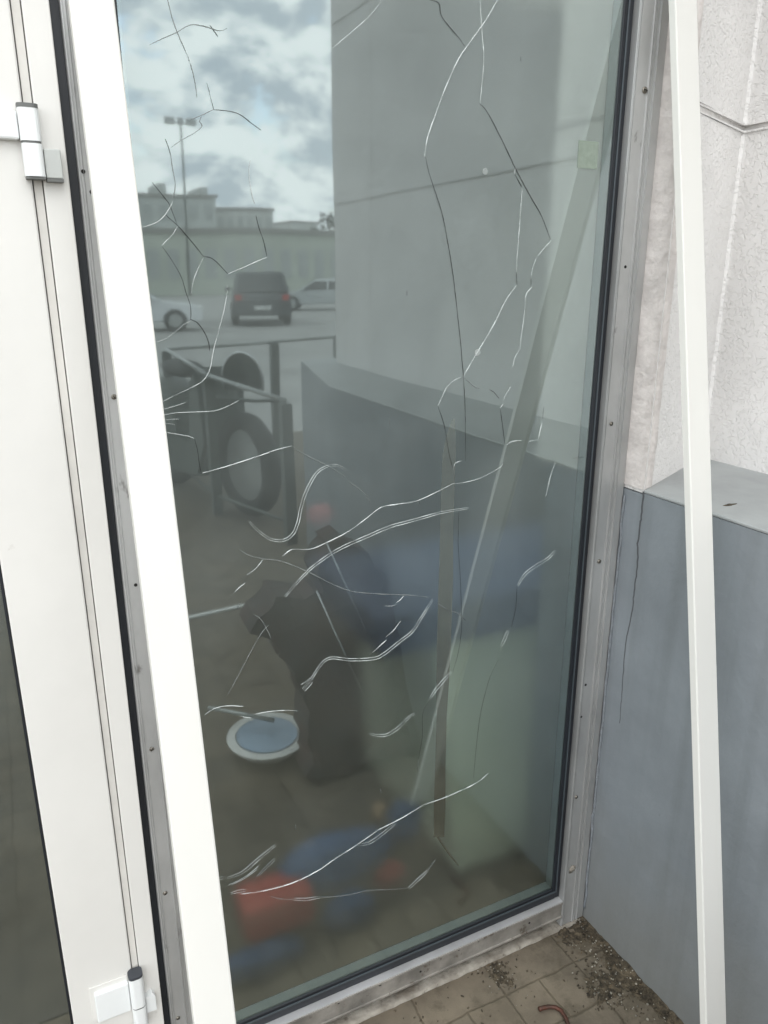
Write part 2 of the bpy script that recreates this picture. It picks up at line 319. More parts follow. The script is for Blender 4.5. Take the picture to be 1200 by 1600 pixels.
def glass_mat(name, refl_=0.252, tint=(0.86, 0.92, 0.86), film=0.0):
    m = bpy.data.materials.new(name); m.use_nodes = True; t = m.node_tree; t.nodes.clear()
    o = N(t, 'ShaderNodeOutputMaterial')
    tr = N(t, 'ShaderNodeBsdfTransparent'); tr.inputs[0].default_value = (*tint, 1)
    gl = N(t, 'ShaderNodeBsdfGlossy'); gl.inputs['Roughness'].default_value = 0.026; gl.inputs['Color'].default_value = (0.84, 0.97, 0.98, 1)
    g = N(t, 'ShaderNodeNewGeometry')
    # barely wavy pane
    n = N(t, 'ShaderNodeTexNoise'); n.inputs['Scale'].default_value = 2.2; n.inputs['Detail'].default_value = 1; t.links.new(g.outputs['Position'], n.inputs['Vector'])
    bp = N(t, 'ShaderNodeBump'); bp.inputs['Strength'].default_value = 1; bp.inputs['Distance'].default_value = 0.0012; t.links.new(n.outputs['Fac'], bp.inputs['Height'])
    t.links.new(bp.outputs[0], gl.inputs['Normal'])
    # rain splash has left the foot of the pane dull
    qz = N(t, 'ShaderNodeSeparateXYZ'); t.links.new(g.outputs['Position'], qz.inputs[0])
    rz_ = N(t, 'ShaderNodeMapRange', interpolation_type='SMOOTHSTEP'); rz_.inputs[1].default_value = 0.25; rz_.inputs[2].default_value = 0.85; rz_.inputs[3].default_value = 0.115; rz_.inputs[4].default_value = 0.027; t.links.new(qz.outputs[2], rz_.inputs[0])
    t.links.new(rz_.outputs[0], gl.inputs['Roughness'])
    fr = N(t, 'ShaderNodeFresnel'); fr.inputs[0].default_value = 1.5
    fac = mth(t, 'ADD', mth(t, 'MULTIPLY', fr.outputs[0], 0.9), refl_ - 0.035, clamp=True)
    mx = N(t, 'ShaderNodeMixShader'); t.links.new(fac, mx.inputs[0]); t.links.new(tr.outputs[0], mx.inputs[1]); t.links.new(gl.outputs[0], mx.inputs[2])
    # dust specks, and a pale veil that paints glare over the pane
    df = N(t, 'ShaderNodeBsdfDiffuse'); df.inputs[0].default_value = (0.40, 0.45, 0.44, 1)
    d1 = N(t, 'ShaderNodeTexNoise'); d1.inputs['Scale'].default_value = 5; d1.inputs['Detail'].default_value = 6; t.links.new(g.outputs['Position'], d1.inputs['Vector'])
    sp_ = N(t, 'ShaderNodeTexNoise'); sp_.inputs['Scale'].default_value = 130; sp_.inputs['Detail'].default_value = 2; t.links.new(g.outputs['Position'], sp_.inputs['Vector'])
    s1 = N(t, 'ShaderNodeMapRange'); s1.inputs[1].default_value = 0.76; s1.inputs[2].default_value = 0.80; s1.inputs[4].default_value = 0.16; t.links.new(sp_.outputs['Fac'], s1.inputs[0])
    # milky glare on the upper reflections put into the veil, thin low down
    pz = N(t, 'ShaderNodeSeparateXYZ'); t.links.new(g.outputs['Position'], pz.inputs[0])
    hz = N(t, 'ShaderNodeMapRange', interpolation_type='SMOOTHSTEP'); hz.inputs[1].default_value = 0.35; hz.inputs[2].default_value = 1.75; hz.inputs[3].default_value = 0.06; hz.inputs[4].default_value = 0.36; t.links.new(pz.outputs[2], hz.inputs[0])
    f2 = mth(t, 'ADD', mth(t, 'MULTIPLY', d1.outputs['Fac'], mth(t, 'MULTIPLY', hz.outputs[0], film)), mth(t, 'MULTIPLY', s1.outputs[0], 0.5), clamp=True)
    m2 = N(t, 'ShaderNodeMixShader'); t.links.new(f2, m2.inputs[0]); t.links.new(mx.outputs[0], m2.inputs[1]); t.links.new(df.outputs[0], m2.inputs[2])
    t.links.new(m2.outputs[0], o.inputs[0]); return m
M['glass'] = glass_mat('tinted_reflective_glass', film=1.0)
def frost():
    m = bpy.data.materials.new('slightly_hazy_inner_glass'); m.use_nodes = True; t = m.node_tree; t.nodes.clear()
    o = N(t, 'ShaderNodeOutputMaterial'); r = N(t, 'ShaderNodeBsdfRefraction'); r.inputs['IOR'].default_value = 1.13; r.inputs['Roughness'].default_value = 0.40
    r.inputs['Color'].default_value = (0.9, 0.93, 0.9, 1); t.links.new(r.outputs[0], o.inputs[0]); return m
M['frost'] = frost()

# ------------------------------------------------------------------ setting: ground
g = MB(); g.quad((-60, -6.4, 0), (60, -6.4, 0), (60, 0.5, 0), (-60, 0.5, 0)).build('pavement', M['paving'])['kind'] = 'structure'
g = MB(); g.quad((-500, -700, -0.12), (500, -700, -0.12), (500, -6.4, -0.12), (-500, -6.4, -0.12)).build('car_park', M['asphalt'])['kind'] = 'structure'
k = MB()
k.box(-60, 60, -6.56, -6.4, -0.2, 0.006, 0.012); k.build('kerb', M['kerb'])['kind'] = 'structure'
g = MB(); g.quad((-500, 6, -0.02), (500, 6, -0.02), (500, 700, -0.02), (-500, 700, -0.02)).build('ground', M['concrete'])['kind'] = 'structure'

# ------------------------------------------------------------------ building shell
XP, ZL = 1.168, 1.165              # plinth face, ledge height
def wallface(pts, z0, z1, nz, nu, amp, fn):
    pass
# upper rendered wall: oblique face beside the window, long face toward the camera side, far end
bw = thing('rendered_wall', 'white rough rendered building wall standing on the blue grey plinth', 'wall', (1.51, 0.09, 0))
A = Vector((XP, -0.067)); B = Vector((1.51, 0.09)); Cc = Vector((1.51, -2.38))
ZJ = 1.895; JH = 0.005
def ring_out(off): return None
def upper(z0, z1, name):
    m = MB()
    m.prism([(XP, 0.35), (XP, -0.067), (1.502, 0.0865), (1.509, 0.083), (1.51, 0.078), (1.51, -2.365), (1.525, -2.38), (6.0, -2.38), (6.0, 0.35)], 2, z0, z1)
    bmesh.ops.bevel(m.bm, geom=[e for e in m.bm.edges if abs(e.verts[0].co.z - e.verts[1].co.z) < 1e-5], offset=0.004, segments=2, affect='EDGES')
    return m.build(name, M['plaster'], bw)
upper(ZL - 0.01, ZJ - JH, 'render_panel')
upper(ZJ + JH, ZJ + 0.73 - JH, 'render_panel')
upper(ZJ + 0.73 + JH, ZJ + 1.46 - JH, 'render_panel')
upper(ZJ + 1.46 + JH, 7.0, 'render_panel')
m = MB(); m.prism([(XP + 0.006, 0.34), (XP + 0.004, -0.0605), (1.5025, 0.0915), (1.5135, 0.0915), (1.5135, -2.375), (5.9, -2.37), (5.9, 0.34)], 2, ZL, 6.9)
m.build('joint_filler', M['groove'], bw)
# thin vertical joint on the long face (seen in the glass)
pv = refl(578, 500, 1)
m = MB(); m.box(1.5090, 1.513, -1.955, -1.950, ZL, 6.9); m.build('vertical_joint', M['groove'], bw)

# plaster smear next to the frame
random.seed(3)
m = MB(); zs = [ZL + 0.004 + i * 0.02 for i in range(0, 90)]
L1, L2, L3 = [], [], []
dirv = (B - A).normalized(); nrm = Vector((dirv.y, -dirv.x))
for i, z in enumerate(zs):
    wd = 0.030 + 0.012 * noise.noise(Vector((z * 9, 0, 0))) + 0.008 * noise.noise(Vector((z * 40, 3, 0)))
    k1 = 0.004 + 0.003 * noise.noise(Vector((z * 25, 1, 1)))
    p = A + dirv * wd
    L1.append((XP - 0.0032, -0.010, z)); L2.append((XP - 0.0035 + 0.002 * noise.noise(Vector((z * 30, 5, 2))), -0.067 + 0.0, z)); L3.append((p.x + nrm.x * k1, p.y + nrm.y * k1, z))
def strip_mesh(m, cols):
    g = [[m.bm.verts.new(p) for p in c] for c in cols]
    for a, b in zip(g, g[1:]):
        for i in range(len(a) - 1): m.bm.faces.new((a[i], a[i + 1], b[i + 1], b[i]))
L4 = [((A + dirv * 0.046).x + 0.002, (A + dirv * 0.046).y + 0.002, z) for z in zs]
strip_mesh(m, [L1, L2, L3, L4]); m.build('plaster_smear', M['smear'], bw, smooth=True)

# plinth
M['fissure'] = mat('fissure_shadow', (0.085, 0.09, 0.095), 0.9)
pl = thing('plinth', 'blue grey painted plinth with a flat ledge below the white rendered wall', 'plinth', (XP, -0.067, 0))
m = MB()
m.prism([(XP, 0.3), (XP, -1.647), (3.0, -1.647), (3.0, 0.3)], 2, -0.05, ZL - 0.004)
m.build('plinth_body', M['plinth'], pl)
m = MB()
m.prism([(XP + 0.003, -1.653), (1.392, -2.55), (6.0, -2.55), (6.0, -1.653)], 2, -0.05, ZL - 0.004)
m.build('plinth_body', M['plinth'], pl)
m = MB(); m.prism([(XP - 0.001, -0.068), (XP - 0.001, -1.647), (1.60, -1.647), (1.60, 0.12), (1.51, 0.092)], 2, ZL - 0.0035, ZL + 0.0035)
bmesh.ops.bevel(m.bm, geom=m.bm.edges[:], offset=0.002, segments=1, affect='EDGES')
m.build('ledge', M['ledge'], pl)
m = MB(); m.prism([(XP + 0.002, -1.653), (1.391, -2.549), (6.0, -2.55), (6.0, -1.653)], 2, ZL - 0.0035, ZL + 0.003); m.build('ledge', M['ledge'], pl)
# crack down the plinth beside the frame
pts = [(1006, 768), (1003, 800), (1001, 815), (996, 850), (997, 870), (995, 900), (991, 925), (989, 945), (984, 975), (979, 1000), (974, 1040), (973, 1070), (970, 1100), (968, 1130)]
P3 = [at(x + random.uniform(-.7, .7), y, 0, XP - 0.0004) for x, y in pts]
Pd = []
for a, b in zip(P3, P3[1:]):
    for k_ in range(4):
        q = a.lerp(b, k_ / 4); q.y += random.uniform(-.0012, .0012); Pd.append(q)
Pd.append(P3[-1])
m = MB(); m.tube(Pd, [0.0021 * (1 - 0.75 * i / len(Pd)) + random.uniform(0, .0004) for i in range(len(Pd))], 5, up=Vector((1, 0, 0)), flat=0.5)
m.build('paint_crack', M['fissure'], pl)
# chip hollow on the ledge
m = MB(); c = at(1140, 789, 2, ZL + 0.003); m.blob(c, 0.012, 2, 0.6, 3, 5, (1.4, 0.6, 0.12)); m.build('ledge_chip', M['dirt'], pl, smooth=True)
# ragged paint bead between plinth and aluminium
m = MB()
pts = [Vector((XP - 0.002 + 0.0025 * noise.noise(Vector((z * 28, 0, 7))), -0.0155 + 0.004 * noise.noise(Vector((z * 17, 4, 0))), z)) for z in [0.04 + 0.012 * i for i in range(93)]]
m.tube(pts, [0.003 + 0.0022 * abs(noise.noise(Vector((p.z * 33, 9, 0)))) for p in pts], 7, flat=0.8)
m.build('paint_bead', M['paint_smear'], pl, smooth=True)

# facade above and left, ceiling with an added light opening, and the room
M['facade'] = mat('facade_panel', (0.62, 0.61, 0.59), 0.7, var=0.05)
fc = thing('facade', 'white building facade above and left of the door', 'wall', (-3, 0.1, 0))
m = MB(); m.box(-9, 1.1665, 0.06, 0.35, 2.60, 7.0); m.build('facade_panel', M['facade'], fc)
m = MB(); m.box(-9, -1.10, 0.02, 0.35, -0.05, 2.597); m.build('facade_panel', M['facade'], fc)
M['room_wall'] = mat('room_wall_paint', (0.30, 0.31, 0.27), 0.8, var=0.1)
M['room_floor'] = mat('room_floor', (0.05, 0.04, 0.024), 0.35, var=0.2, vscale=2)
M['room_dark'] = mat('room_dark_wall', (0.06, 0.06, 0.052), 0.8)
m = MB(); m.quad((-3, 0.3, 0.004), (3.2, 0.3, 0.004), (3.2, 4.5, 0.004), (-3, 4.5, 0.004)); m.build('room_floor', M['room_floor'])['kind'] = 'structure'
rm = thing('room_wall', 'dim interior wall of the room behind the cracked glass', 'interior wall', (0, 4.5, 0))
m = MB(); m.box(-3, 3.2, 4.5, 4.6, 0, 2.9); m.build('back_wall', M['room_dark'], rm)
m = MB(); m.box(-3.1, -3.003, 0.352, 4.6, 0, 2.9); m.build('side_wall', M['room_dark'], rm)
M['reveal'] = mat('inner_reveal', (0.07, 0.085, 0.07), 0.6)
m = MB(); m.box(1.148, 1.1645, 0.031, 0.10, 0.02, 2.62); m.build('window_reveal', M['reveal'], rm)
m = MB(); m.box(3.003, 3.1, 0.352, 4.6, 0, 2.9); m.build('side_wall', M['room_wall'], rm)
m = MB(); m.box(-3.1, -1.2, 0.352, 4.6, 2.9, 3.0); m.box(-1.1995, 3.2, 2.8, 4.6, 2.9, 3.0); m.build('ceiling', M['room_wall'], rm)  # front left open, an added skylight gap that brightens the room

# ------------------------------------------------------------------ window
wn = thing('window', 'tall aluminium framed window with a badly cracked tinted pane', 'window', (0.15, 0, 0))
GX0, GX1, GZ0, GZ1 = 0.205, 1.067, 0.130, 2.50
m = MB(); m.quad((GX0, 0, GZ0), (GX1, 0, GZ0), (GX1, 0, GZ1), (GX0, 0, GZ1)); pane = m.build('glass_pane', M['glass'], wn, label='cracked reflective pane')
m = MB(); m.quad((GX0, 0.026, GZ0), (GX1, 0.026, GZ0), (GX1, 0.026, GZ1), (GX0, 0.026, GZ1)); m.build('inner_pane', M['frost'], wn)
# spacer bars and gaskets
def ring(m, x0, x1, z0, z1, t, ya, yb, bev=0.0):
    m.box(x0 - t, x0, ya, yb, z0 - t, z1 + t, bev); m.box(x1, x1 + t, ya, yb, z0 - t, z1 + t, bev)
    m.box(x0 + .0002, x1 - .0002, ya, yb, z0 - t, z0, bev); m.box(x0 + .0002, x1 - .0002, ya, yb, z1, z1 + t, bev)
m = MB(); ring(m, GX0 + 0.004, GX1 - 0.001, GZ0 + 0.002, GZ1 - 0.002, 0.012, 0.003, 0.024); m.build('spacer_bar', M['spacer'], wn)
m = MB()
m.box(GX1 + .0003, GX1 + .009, -.003, .03, GZ0 - .008, GZ1, .0012); m.box(GX0 - .006, GX0 - .0003, -.003, .03, GZ0 - .008, GZ1, .0012)
m.box(GX0 + .0003, GX1, -.003, .03, GZ0 - .008, GZ0 - .0003, .0012); m.build('gasket', M['gasket'], wn)
m = MB(); m.box(GX1 + .0093, GX1 + .0128, -.0045, .03, GZ0 - .012, GZ1, .001)
m.box(GX0 + .0003, GX1 + .0090, -.0045, .03, GZ0 - .0125, GZ0 - .0083, .001); m.build('inner_lip', M['lip'], wn)
m = MB(); m.box(GX1 + .0131, 1.0933, .002, .03, GZ0 - .036, GZ1, .001)
m.box(0.19, GX1 + .0129, .002, .03, 0.0927, GZ0 - .0128, .001); m.build('gasket', M['gasket'], wn)
# aluminium profiles (right, left, head, sill) as stepped extrusions
AY = -0.012
def vprof(x0, x1, z0, z1, name, mt, ribs):
    m = MB(); pts = [(x0, 0.03), (x0, AY)]
    for xa, xb, h in ribs: pts += [(xa, AY), (xa + 0.0006, AY - h), (xb - 0.0006, AY - h), (xb, AY)]
    pts += [(x1, AY), (x1, 0.03)]
    m.prism(pts, 2, z0, z1); return m.build(name, mt, wn)
vprof(1.0935, 1.1645, 0.012, 2.60, 'side_profile', M['alu'], [(1.0945, 1.0968, 0.003), (1.0995, 1.1008, 0.0015), (1.128, 1.1305, 0.0028), (1.1345, 1.136, 0.0018), (1.1425, 1.1445, 0.0035)])
vprof(0.1335, 0.1895, 0.012, 2.60, 'side_profile', M['alu'], [(0.1345, 0.1362, 0.002), (0.139, 0.1402, 0.0015), (0.160, 0.1622, 0.003), (0.1655, 0.167, 0.0015)])
m = MB(); m.prism([(0.03, 0.036), (AY, 0.036), (AY, 0.040), (AY - .003, 0.041), (AY - .003, 0.044), (AY, 0.045), (AY, 0.083), (AY - .0035, 0.084), (AY - .0035, 0.0875), (AY, 0.089), (0.03, 0.089)], 0, 0.190, 1.093); m.build('sill_profile', M['alu_low'], wn)
m = MB(); m.prism([(0.03, 0.0895), (AY - .0028, 0.0895), (AY - .0028, 0.0925), (0.03, 0.0925)], 0, 0.191, 1.0925); m.build('sill_edge', M['alu_edge'], wn)
m = MB(); m.box(0.190, 1.093, AY, 0.03, 2.515, 2.6); m.build('head_profile', M['alu'], wn)
m = MB(); m.box(0.1212, 0.1331, 0.004, 0.03, 0.012, 2.6); m.build('gasket', M['gasket'], wn)
m = MB(); m.box(0.134, 1.164, 0.019, 0.04, 0.004, 0.0355); m.build('sill_gap_shade', M['line'], wn)  # dark box standing in for the shade in the gap under the sill
# screws and drill holes
def screw(x, z, r=0.0042, y=AY, big=1.0):
    m = MB(); m.lathe([(r, 0), (r, 0.0012), (r * 0.75, 0.0025), (r * 0.3, 0.003)], 14, Matrix.Translation((x, y - 0.0002, z)) @ Matrix.Rotation(R_(90), 4, 'X'))
    s = m.build('screw', M['screw'], wn, smooth=False)
    m = MB(); m.box(-r * .7, r * .7, -0.0006, 0.0004, -r * .12, r * .12, M=Matrix.Translation((x, y - 0.0033, z)) @ Matrix.Rotation(random.uniform(0, 3), 4, 'Y'))
    m.build('slot', M['hole'], s)
def hole(x, z, r=0.0028, y=AY):
    m = MB(); m.lathe([(r, 0), (r * .98, 0.0006)], 12, Matrix.Translation((x, y - 0.0001, z)) @ Matrix.Rotation(R_(90), 4, 'X'))
    m.build('drill_hole', M['hole'], wn)
for px, py, r in ((1007, 141, .006), (955, 662, .0045), (936, 877, .005), (900, 1245, .0045)):
    q = at(px, py, 1, AY); screw(q.x, q.z, r)
for px, py in ((977, 417), (915, 1070), (908, 1120)):
    q = at(px, py, 1, AY); hole(q.x, q.z, .003)
for px, py in ((178, 620), (237, 1170), (258, 1395), (278, 1590)):
    q = at(px, py, 1, AY); screw(q.x, q.z, .004)
for px, py in ((130, 268), (212, 914), (143, 300)):
    q = at(px, py, 1, AY); hole(q.x, q.z, .0028)
for px, py, k_ in ((529, 1567, 0), (657, 1518, 0), (717, 1480, 0), (827, 1442, 0), (593, 1538, 1), (748, 1462, 0)):
    q = at(px, py, 1, AY)
    if k_: screw(q.x, q.z, .004)
    else: hole(q.x, min(q.z, .081), .0028)
# pale filler dab on right profile
m = MB(); q = at(894, 1358, 1, AY - .001); m.blob(q, 0.009, 3, 0.9, 4, 2, (1, 0.18, 1.1)); m.build('filler_dab', M['mortar'], wn, smooth=True)

# ------------------------------------------------------------------ cracks in the pane
def smooth_pts(p, step=4.0):
    if len(p) < 3: p = [p[0], ((p[0][0] + p[1][0]) / 2, (p[0][1] + p[1][1]) / 2), p[1]]
    o = []
    for i in range(len(p) - 1):
        p0 = p[max(i - 1, 0)]; p1 = p[i]; p2 = p[i + 1]; p3 = p[min(i + 2, len(p) - 1)]
        n = max(2, int(math.hypot(p2[0] - p1[0], p2[1] - p1[1]) / step))
        for k in range(n):
            t = k / n; q = []
            for a in (0, 1):
                q.append(0.5 * (2 * p1[a] + (p2[a] - p0[a]) * t + (2 * p0[a] - 5 * p1[a] + 4 * p2[a] - p3[a]) * t * t + (3 * p1[a] - p0[a] - 3 * p2[a] + p3[a]) * t ** 3))
            o.append(tuple(q))
    o.append(p[-1]); return o
CR = [
 ('m', 1, [(262,0),(270,30),(279,55),(291,82),(300,108),(305,130),(308,152)]),
 ('m', 1, [(234,70),(252,61),(273,52),(297,39),(320,41),(343,48),(355,44)]),
 ('d', 1, [(328,39),(335,49),(341,57)]),
 ('d', 1, [(323,129),(327,143),(330,155),(334,171)]),
 ('m', 1, [(296,188),(315,180),(334,171)]),
 ('d', 1, [(334,171),(360,174),(377,180),(395,194),(408,203)]),
 ('m', 1, [(315,182),(312,190),(316,197),(305,207),(285,218),(268,230)]),
 ('d', 1, [(258,217),(263,229),(267,243)]),
 ('m', 1, [(267,243),(270,265),(274,290),(270,312)]),
 ('d', 1, [(238,285),(250,300),(264,318),(269,330),(277,352)]),
 ('b', 1, [(270,315),(262,330),(250,344),(236,351),(220,356)]),
 ('d', 1.4, [(259,336),(278,353),(295,372),(308,388),(318,401)]),
 ('d', 1.2, [(318,401),(330,403),(342,413),(356,428)]),
 ('b', 1, [(356,428),(380,418),(400,409),(417,402)]),
 ('d', 1.2, [(417,400),(412,377),(405,357),(400,337)]),
 ('b', 1, [(398,318),(393,300),(389,270),(391,250)]),
 ('b', 1, [(277,353),(270,366),(258,378),(253,384)]),
 ('d', 1, [(254,386),(268,406),(283,432),(290,455),(298,480),(298,500)]),
 ('b', 1, [(318,403),(310,418),(302,440),(298,462)]),
 ('b', 1.1, [(355,445),(354,463),(348,493),(340,523),(333,550),(328,577),(317,595),(298,606),(275,617),(253,628)]),
 ('b', 1, [(299,501),(286,508),(272,520),(255,531),(241,535)]),
 ('d', 1.5, [(297,499),(308,504),(318,517),(325,532),(328,548)]),
 ('b', 1, [(253,640),(272,635),(290,629)]),
 ('b', 1, [(254,649),(275,645),(300,644),(335,642),(355,635),(373,626)]),
 ('b', .8, [(254,657),(268,655),(281,655)]), ('b', .8, [(254,661),(265,662),(275,664)]),
 ('b', 1, [(256,675),(280,679),(296,682),(304,686)]),
 ('d', 1, [(304,686),(309,705),(311,722),(314,738)]),
 ('b', 1.5, [(316,739),(350,730),(400,714),(435,702),(456,697)]),
 ('m', 1, [(456,698),(480,712),(500,722),(520,732),(540,745)]), ('m', 1, [(545,752),(565,767),(575,778),(578,787)]),
 ('B', 1.2, [(390,815),(404,830),(424,843),(444,844),(458,834),(466,815),(470,795),(477,772),(492,743),(508,730),(526,727),(541,735)]),
 ('b', 1.7, [(442,869),(450,862),(457,858)]),
 ('b', 1.5, [(457,858),(485,858),(510,848),(545,830),(575,808),(595,793),(620,788),(650,783),(680,770),(707,756)]),
 ('b', 1.2, [(707,756),(725,754),(745,749),(765,740),(783,729),(787,721)]),
 ('B', 1.6, [(446,932),(462,913),(490,885),(530,858),(570,840),(610,823),(650,812),(690,801),(732,794)]),
 ('m', 1.4, [(374,858),(385,866),(410,873),(440,877),(480,893),(520,913),(550,924),(590,928),(640,930),(668,933)]),
 ('m', 1.1, [(683,942),(700,953),(715,958),(728,970)]),
 ('b', 1.1, [(412,873),(400,888),(386,898)]), ('b', 1.3, [(383,911),(374,918),(367,925)]), ('m', 1, [(376,940),(371,951)]),
 ('m', 1.2, [(356,1085),(370,1060),(390,1022),(408,990),(422,975)]), ('m', 1.1, [(396,960),(408,968),(418,985),(424,998)]),
 ('b', 1.6, [(320,1117),(335,1107),(358,1103),(380,1104)]), ('b', 1.5, [(397,1116),(420,1112),(445,1110),(465,1111)]), ('b', 1.6, [(376,1119),(384,1121),(393,1122)]),
 ('B', 1.5, [(473,1077),(485,1063),(497,1045),(508,1032),(521,1028),(548,1031),(584,1029),(600,1022),(624,1003),(644,987),(660,963),(676,937)]),
 ('b', 1, [(470,1070),(480,1064),(485,1059)]), ('b', 1, [(476,1080),(484,1072),(489,1065)]),
 ('b', 1.3, [(602,947),(611,947),(619,945)]), ('b', 1.5, [(619,942),(626,937),(631,931)]), ('b', 1.6, [(603,995),(615,985),(626,970)]), ('b', 1.6, [(582,1020),(593,1010),(604,1000)]),
 ('B', 1.2, [(708,1048),(700,1056),(689,1068),(679,1081),(672,1092)]),
 ('d', 1, [(672,1093),(664,1105),(660,1120),(660,1150),(655,1180),(652,1205)]),
 ('d', 1, [(708,1048),(716,1020),(721,985),(721,950),(719,900),(716,850),(717,800)]),
 ('d', 1.3, [(665,245),(672,275),(690,330),(700,380),(708,430),(715,490),(722,560),(727,640),(727,720)]),
 ('B', 1.3, [(648,1115),(640,1120),(628,1132),(615,1143),(602,1149),(587,1149),(578,1146)]),
 ('b', 2.1, [(377,1397),(412,1392),(456,1380),(496,1361),(525,1341),(555,1322),(588,1299)]),
 ('b', 1.9, [(590,1297),(621,1282),(640,1271),(661,1258)]), ('b', 1.6, [(661,1258),(698,1245),(734,1229),(752,1218),(763,1208)]),
 ('B', 1.1, [(558,1320),(577,1317),(599,1302),(617,1287)]),
 ('B', 1.0, [(361,1396),(372,1393),(384,1391)]), ('B', 1, [(342,1374),(350,1370)]), ('B', 1.2, [(355,1372),(379,1363),(404,1342),(430,1321)]),
 ('b', 1.2, [(357,1383),(382,1371),(404,1353)]), ('b', 1, [(362,1383),(385,1371),(402,1358)]), ('m', 1.1, [(401,1370),(415,1354),(429,1341)]), ('m', 1, [(404,1369),(418,1356),(430,1344)]),
 ('m', 1, [(424,1401),(442,1405),(459,1405)]), ('B', 1.1, [(459,1405),(480,1405),(500,1402)]), ('m', 1.5, [(502,1402),(540,1399),(575,1391)]), ('m', 1, [(575,1391),(607,1390),(637,1388)]),
 ('B', 1.2, [(639,1388),(654,1374),(668,1361)]), ('m', 1, [(668,1361),(674,1352),(681,1343)]),
 ('b', 1.8, [(777,0),(760,30),(735,65),(715,95),(695,140),(680,180),(668,215),(663,245)]),
 ('b', 1.3, [(750,0),(753,50),(756,90),(753,130),(750,162)]),
 ('d', 1.6, [(750,162),(762,176),(785,220),(805,262),(825,300),(845,335),(855,360),(861,376)]),
 ('b', 1.2, [(805,262),(804,272)]), ('d', 1.5, [(804,271),(810,282),(816,293)]),
 ('b', 1.2, [(816,295),(812,350),(808,400),(807,425)]), ('d', 1.2, [(807,425),(808,445)]),
 ('b', 1.7, [(807,446),(790,470),(770,510),(745,552),(724,588)]), ('b', 1.5, [(724,588),(710,594),(698,605),(690,622),(684,634)]),
 ('d', 1.2, [(684,634),(693,660),(698,685),(702,710),(708,732)]), ('b', 1.1, [(708,733),(711,724),(721,720)]),
 ('m', 1.2, [(725,590),(740,603),(751,608)]), ('d', 1.2, [(765,609),(772,613),(780,623)]),
 ('d', 1.4, [(672,0),(686,5),(690,25),(705,45),(718,60),(726,72)]),
 ('b', 1.4, [(861,376),(850,388),(841,400)]), ('b', 1.3, [(838,403),(832,420),(830,434)]), ('d', 1, [(830,434),(830,447)]),
 ('b', 1.4, [(831,449),(823,458),(820,470)]), ('b', 1.2, [(821,470),(818,500),(812,543)]), ('b', 1.4, [(813,545),(805,558),(801,573)]),
 ('b', 1.7, [(798,605),(791,615),(787,624)]), ('b', 1.8, [(787,631),(784,634),(781,638)]), ('d', 1.2, [(782,640),(786,670),(789,695)]),
 ('b', 1.3, [(790,697),(800,690),(815,688)]), ('b', 1.3, [(825,691),(832,688),(841,688)]), ('b', 1.3, [(841,687),(845,670),(847,660)]), ('m', 1.1, [(848,655),(850,635)]),
 ('b', 1.3, [(869,721),(862,738),(857,757),(853,776)]),
 ('B', 1.3, [(868,860),(857,872),(835,886),(820,898),(809,915)]),
 ('d', 1.1, [(808,915),(806,950),(799,980)]), ('B', 1.1, [(794,985),(789,998),(783,1010)]),
 ('d', 1, [(780,1028),(765,1060),(752,1110),(745,1160),(740,1215)]),
 ('b', .9, [(597,0),(580,22),(555,45),(535,62),(520,75)]),
]
ncr = 0
for kind, wd, pts in CR:
    sm = smooth_pts(pts)
    offs = [0.0] if kind != 'B' else [-1.9, 1.9]
    m = MB()
    for off in offs:
        P = []
        for i, (x, y) in enumerate(sm):
            a = sm[max(i - 1, 0)]; b = sm[min(i + 1, len(sm) - 1)]; dx, dy = b[0] - a[0], b[1] - a[1]; l = math.hypot(dx, dy) or 1
            jx = 0.35 * noise.noise(Vector((x * .15, y * .15, 3.0)))
            o_ = off * (0.6 + 0.4 * math.sin(math.pi * i / (len(sm) - 1)))
            P.append(at(x - dy / l * (o_ + jx), y + dx / l * (o_ + jx), 1, -0.0009))
        w_ = wd * (0.7 if kind == 'B' else 1.0) * (0.00057 if kind != 'd' else 0.00046)
        n = len(P)
        rad = [w_ * (0.45 + 0.55 * min(1, 5 * i / n + 0.1, 5 * (n - 1 - i) / n + 0.1)) * (0.85 + 0.4 * noise.noise(Vector((i * .35, ncr, 0)))) for i in range(n)]
        m.tube(P, rad, 5, flat=0.7)
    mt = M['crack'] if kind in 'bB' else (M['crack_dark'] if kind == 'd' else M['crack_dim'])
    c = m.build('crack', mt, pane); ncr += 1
for x, y, s in ((608, 659, 1), (636, 458, 1), (595, 1236, 1), (655, 787, 1), (654, 1191, 1.2), (718, 90, 1), (814, 92, 1), (462, 1292, 1)):
    m = MB(); m.tube([at(x, y - 4 * s, 1, -.0009), at(x, y, 1, -.0009), at(x, y + 4 * s, 1, -.0009)], [.0003, .0005, .0003], 5); m.build('chip', M['crack_dim'], pane)
for x, y, r in ((758, 268, 5.5), (746, 551, 6.0)):
    q = at(x, y, 1, -.0006); m = MB(); m.lathe([(r * .00105, 0), (r * .0009, .0004)], 18, Matrix.Translation(q) @ Matrix.Rotation(R_(90), 4, 'X')); m.build('dried_spot', M['dot'], pane)
a = at(904, 213, 1, -.0012); b = at(934, 270, 1, -.0012)
m = MB(); m.box(a.x + .002, b.x - .003, -.0012, -.0004, b.z + .006, a.z - .006, .0002); m.build('sticker', M['sticker'], pane, label='faded green sticker')
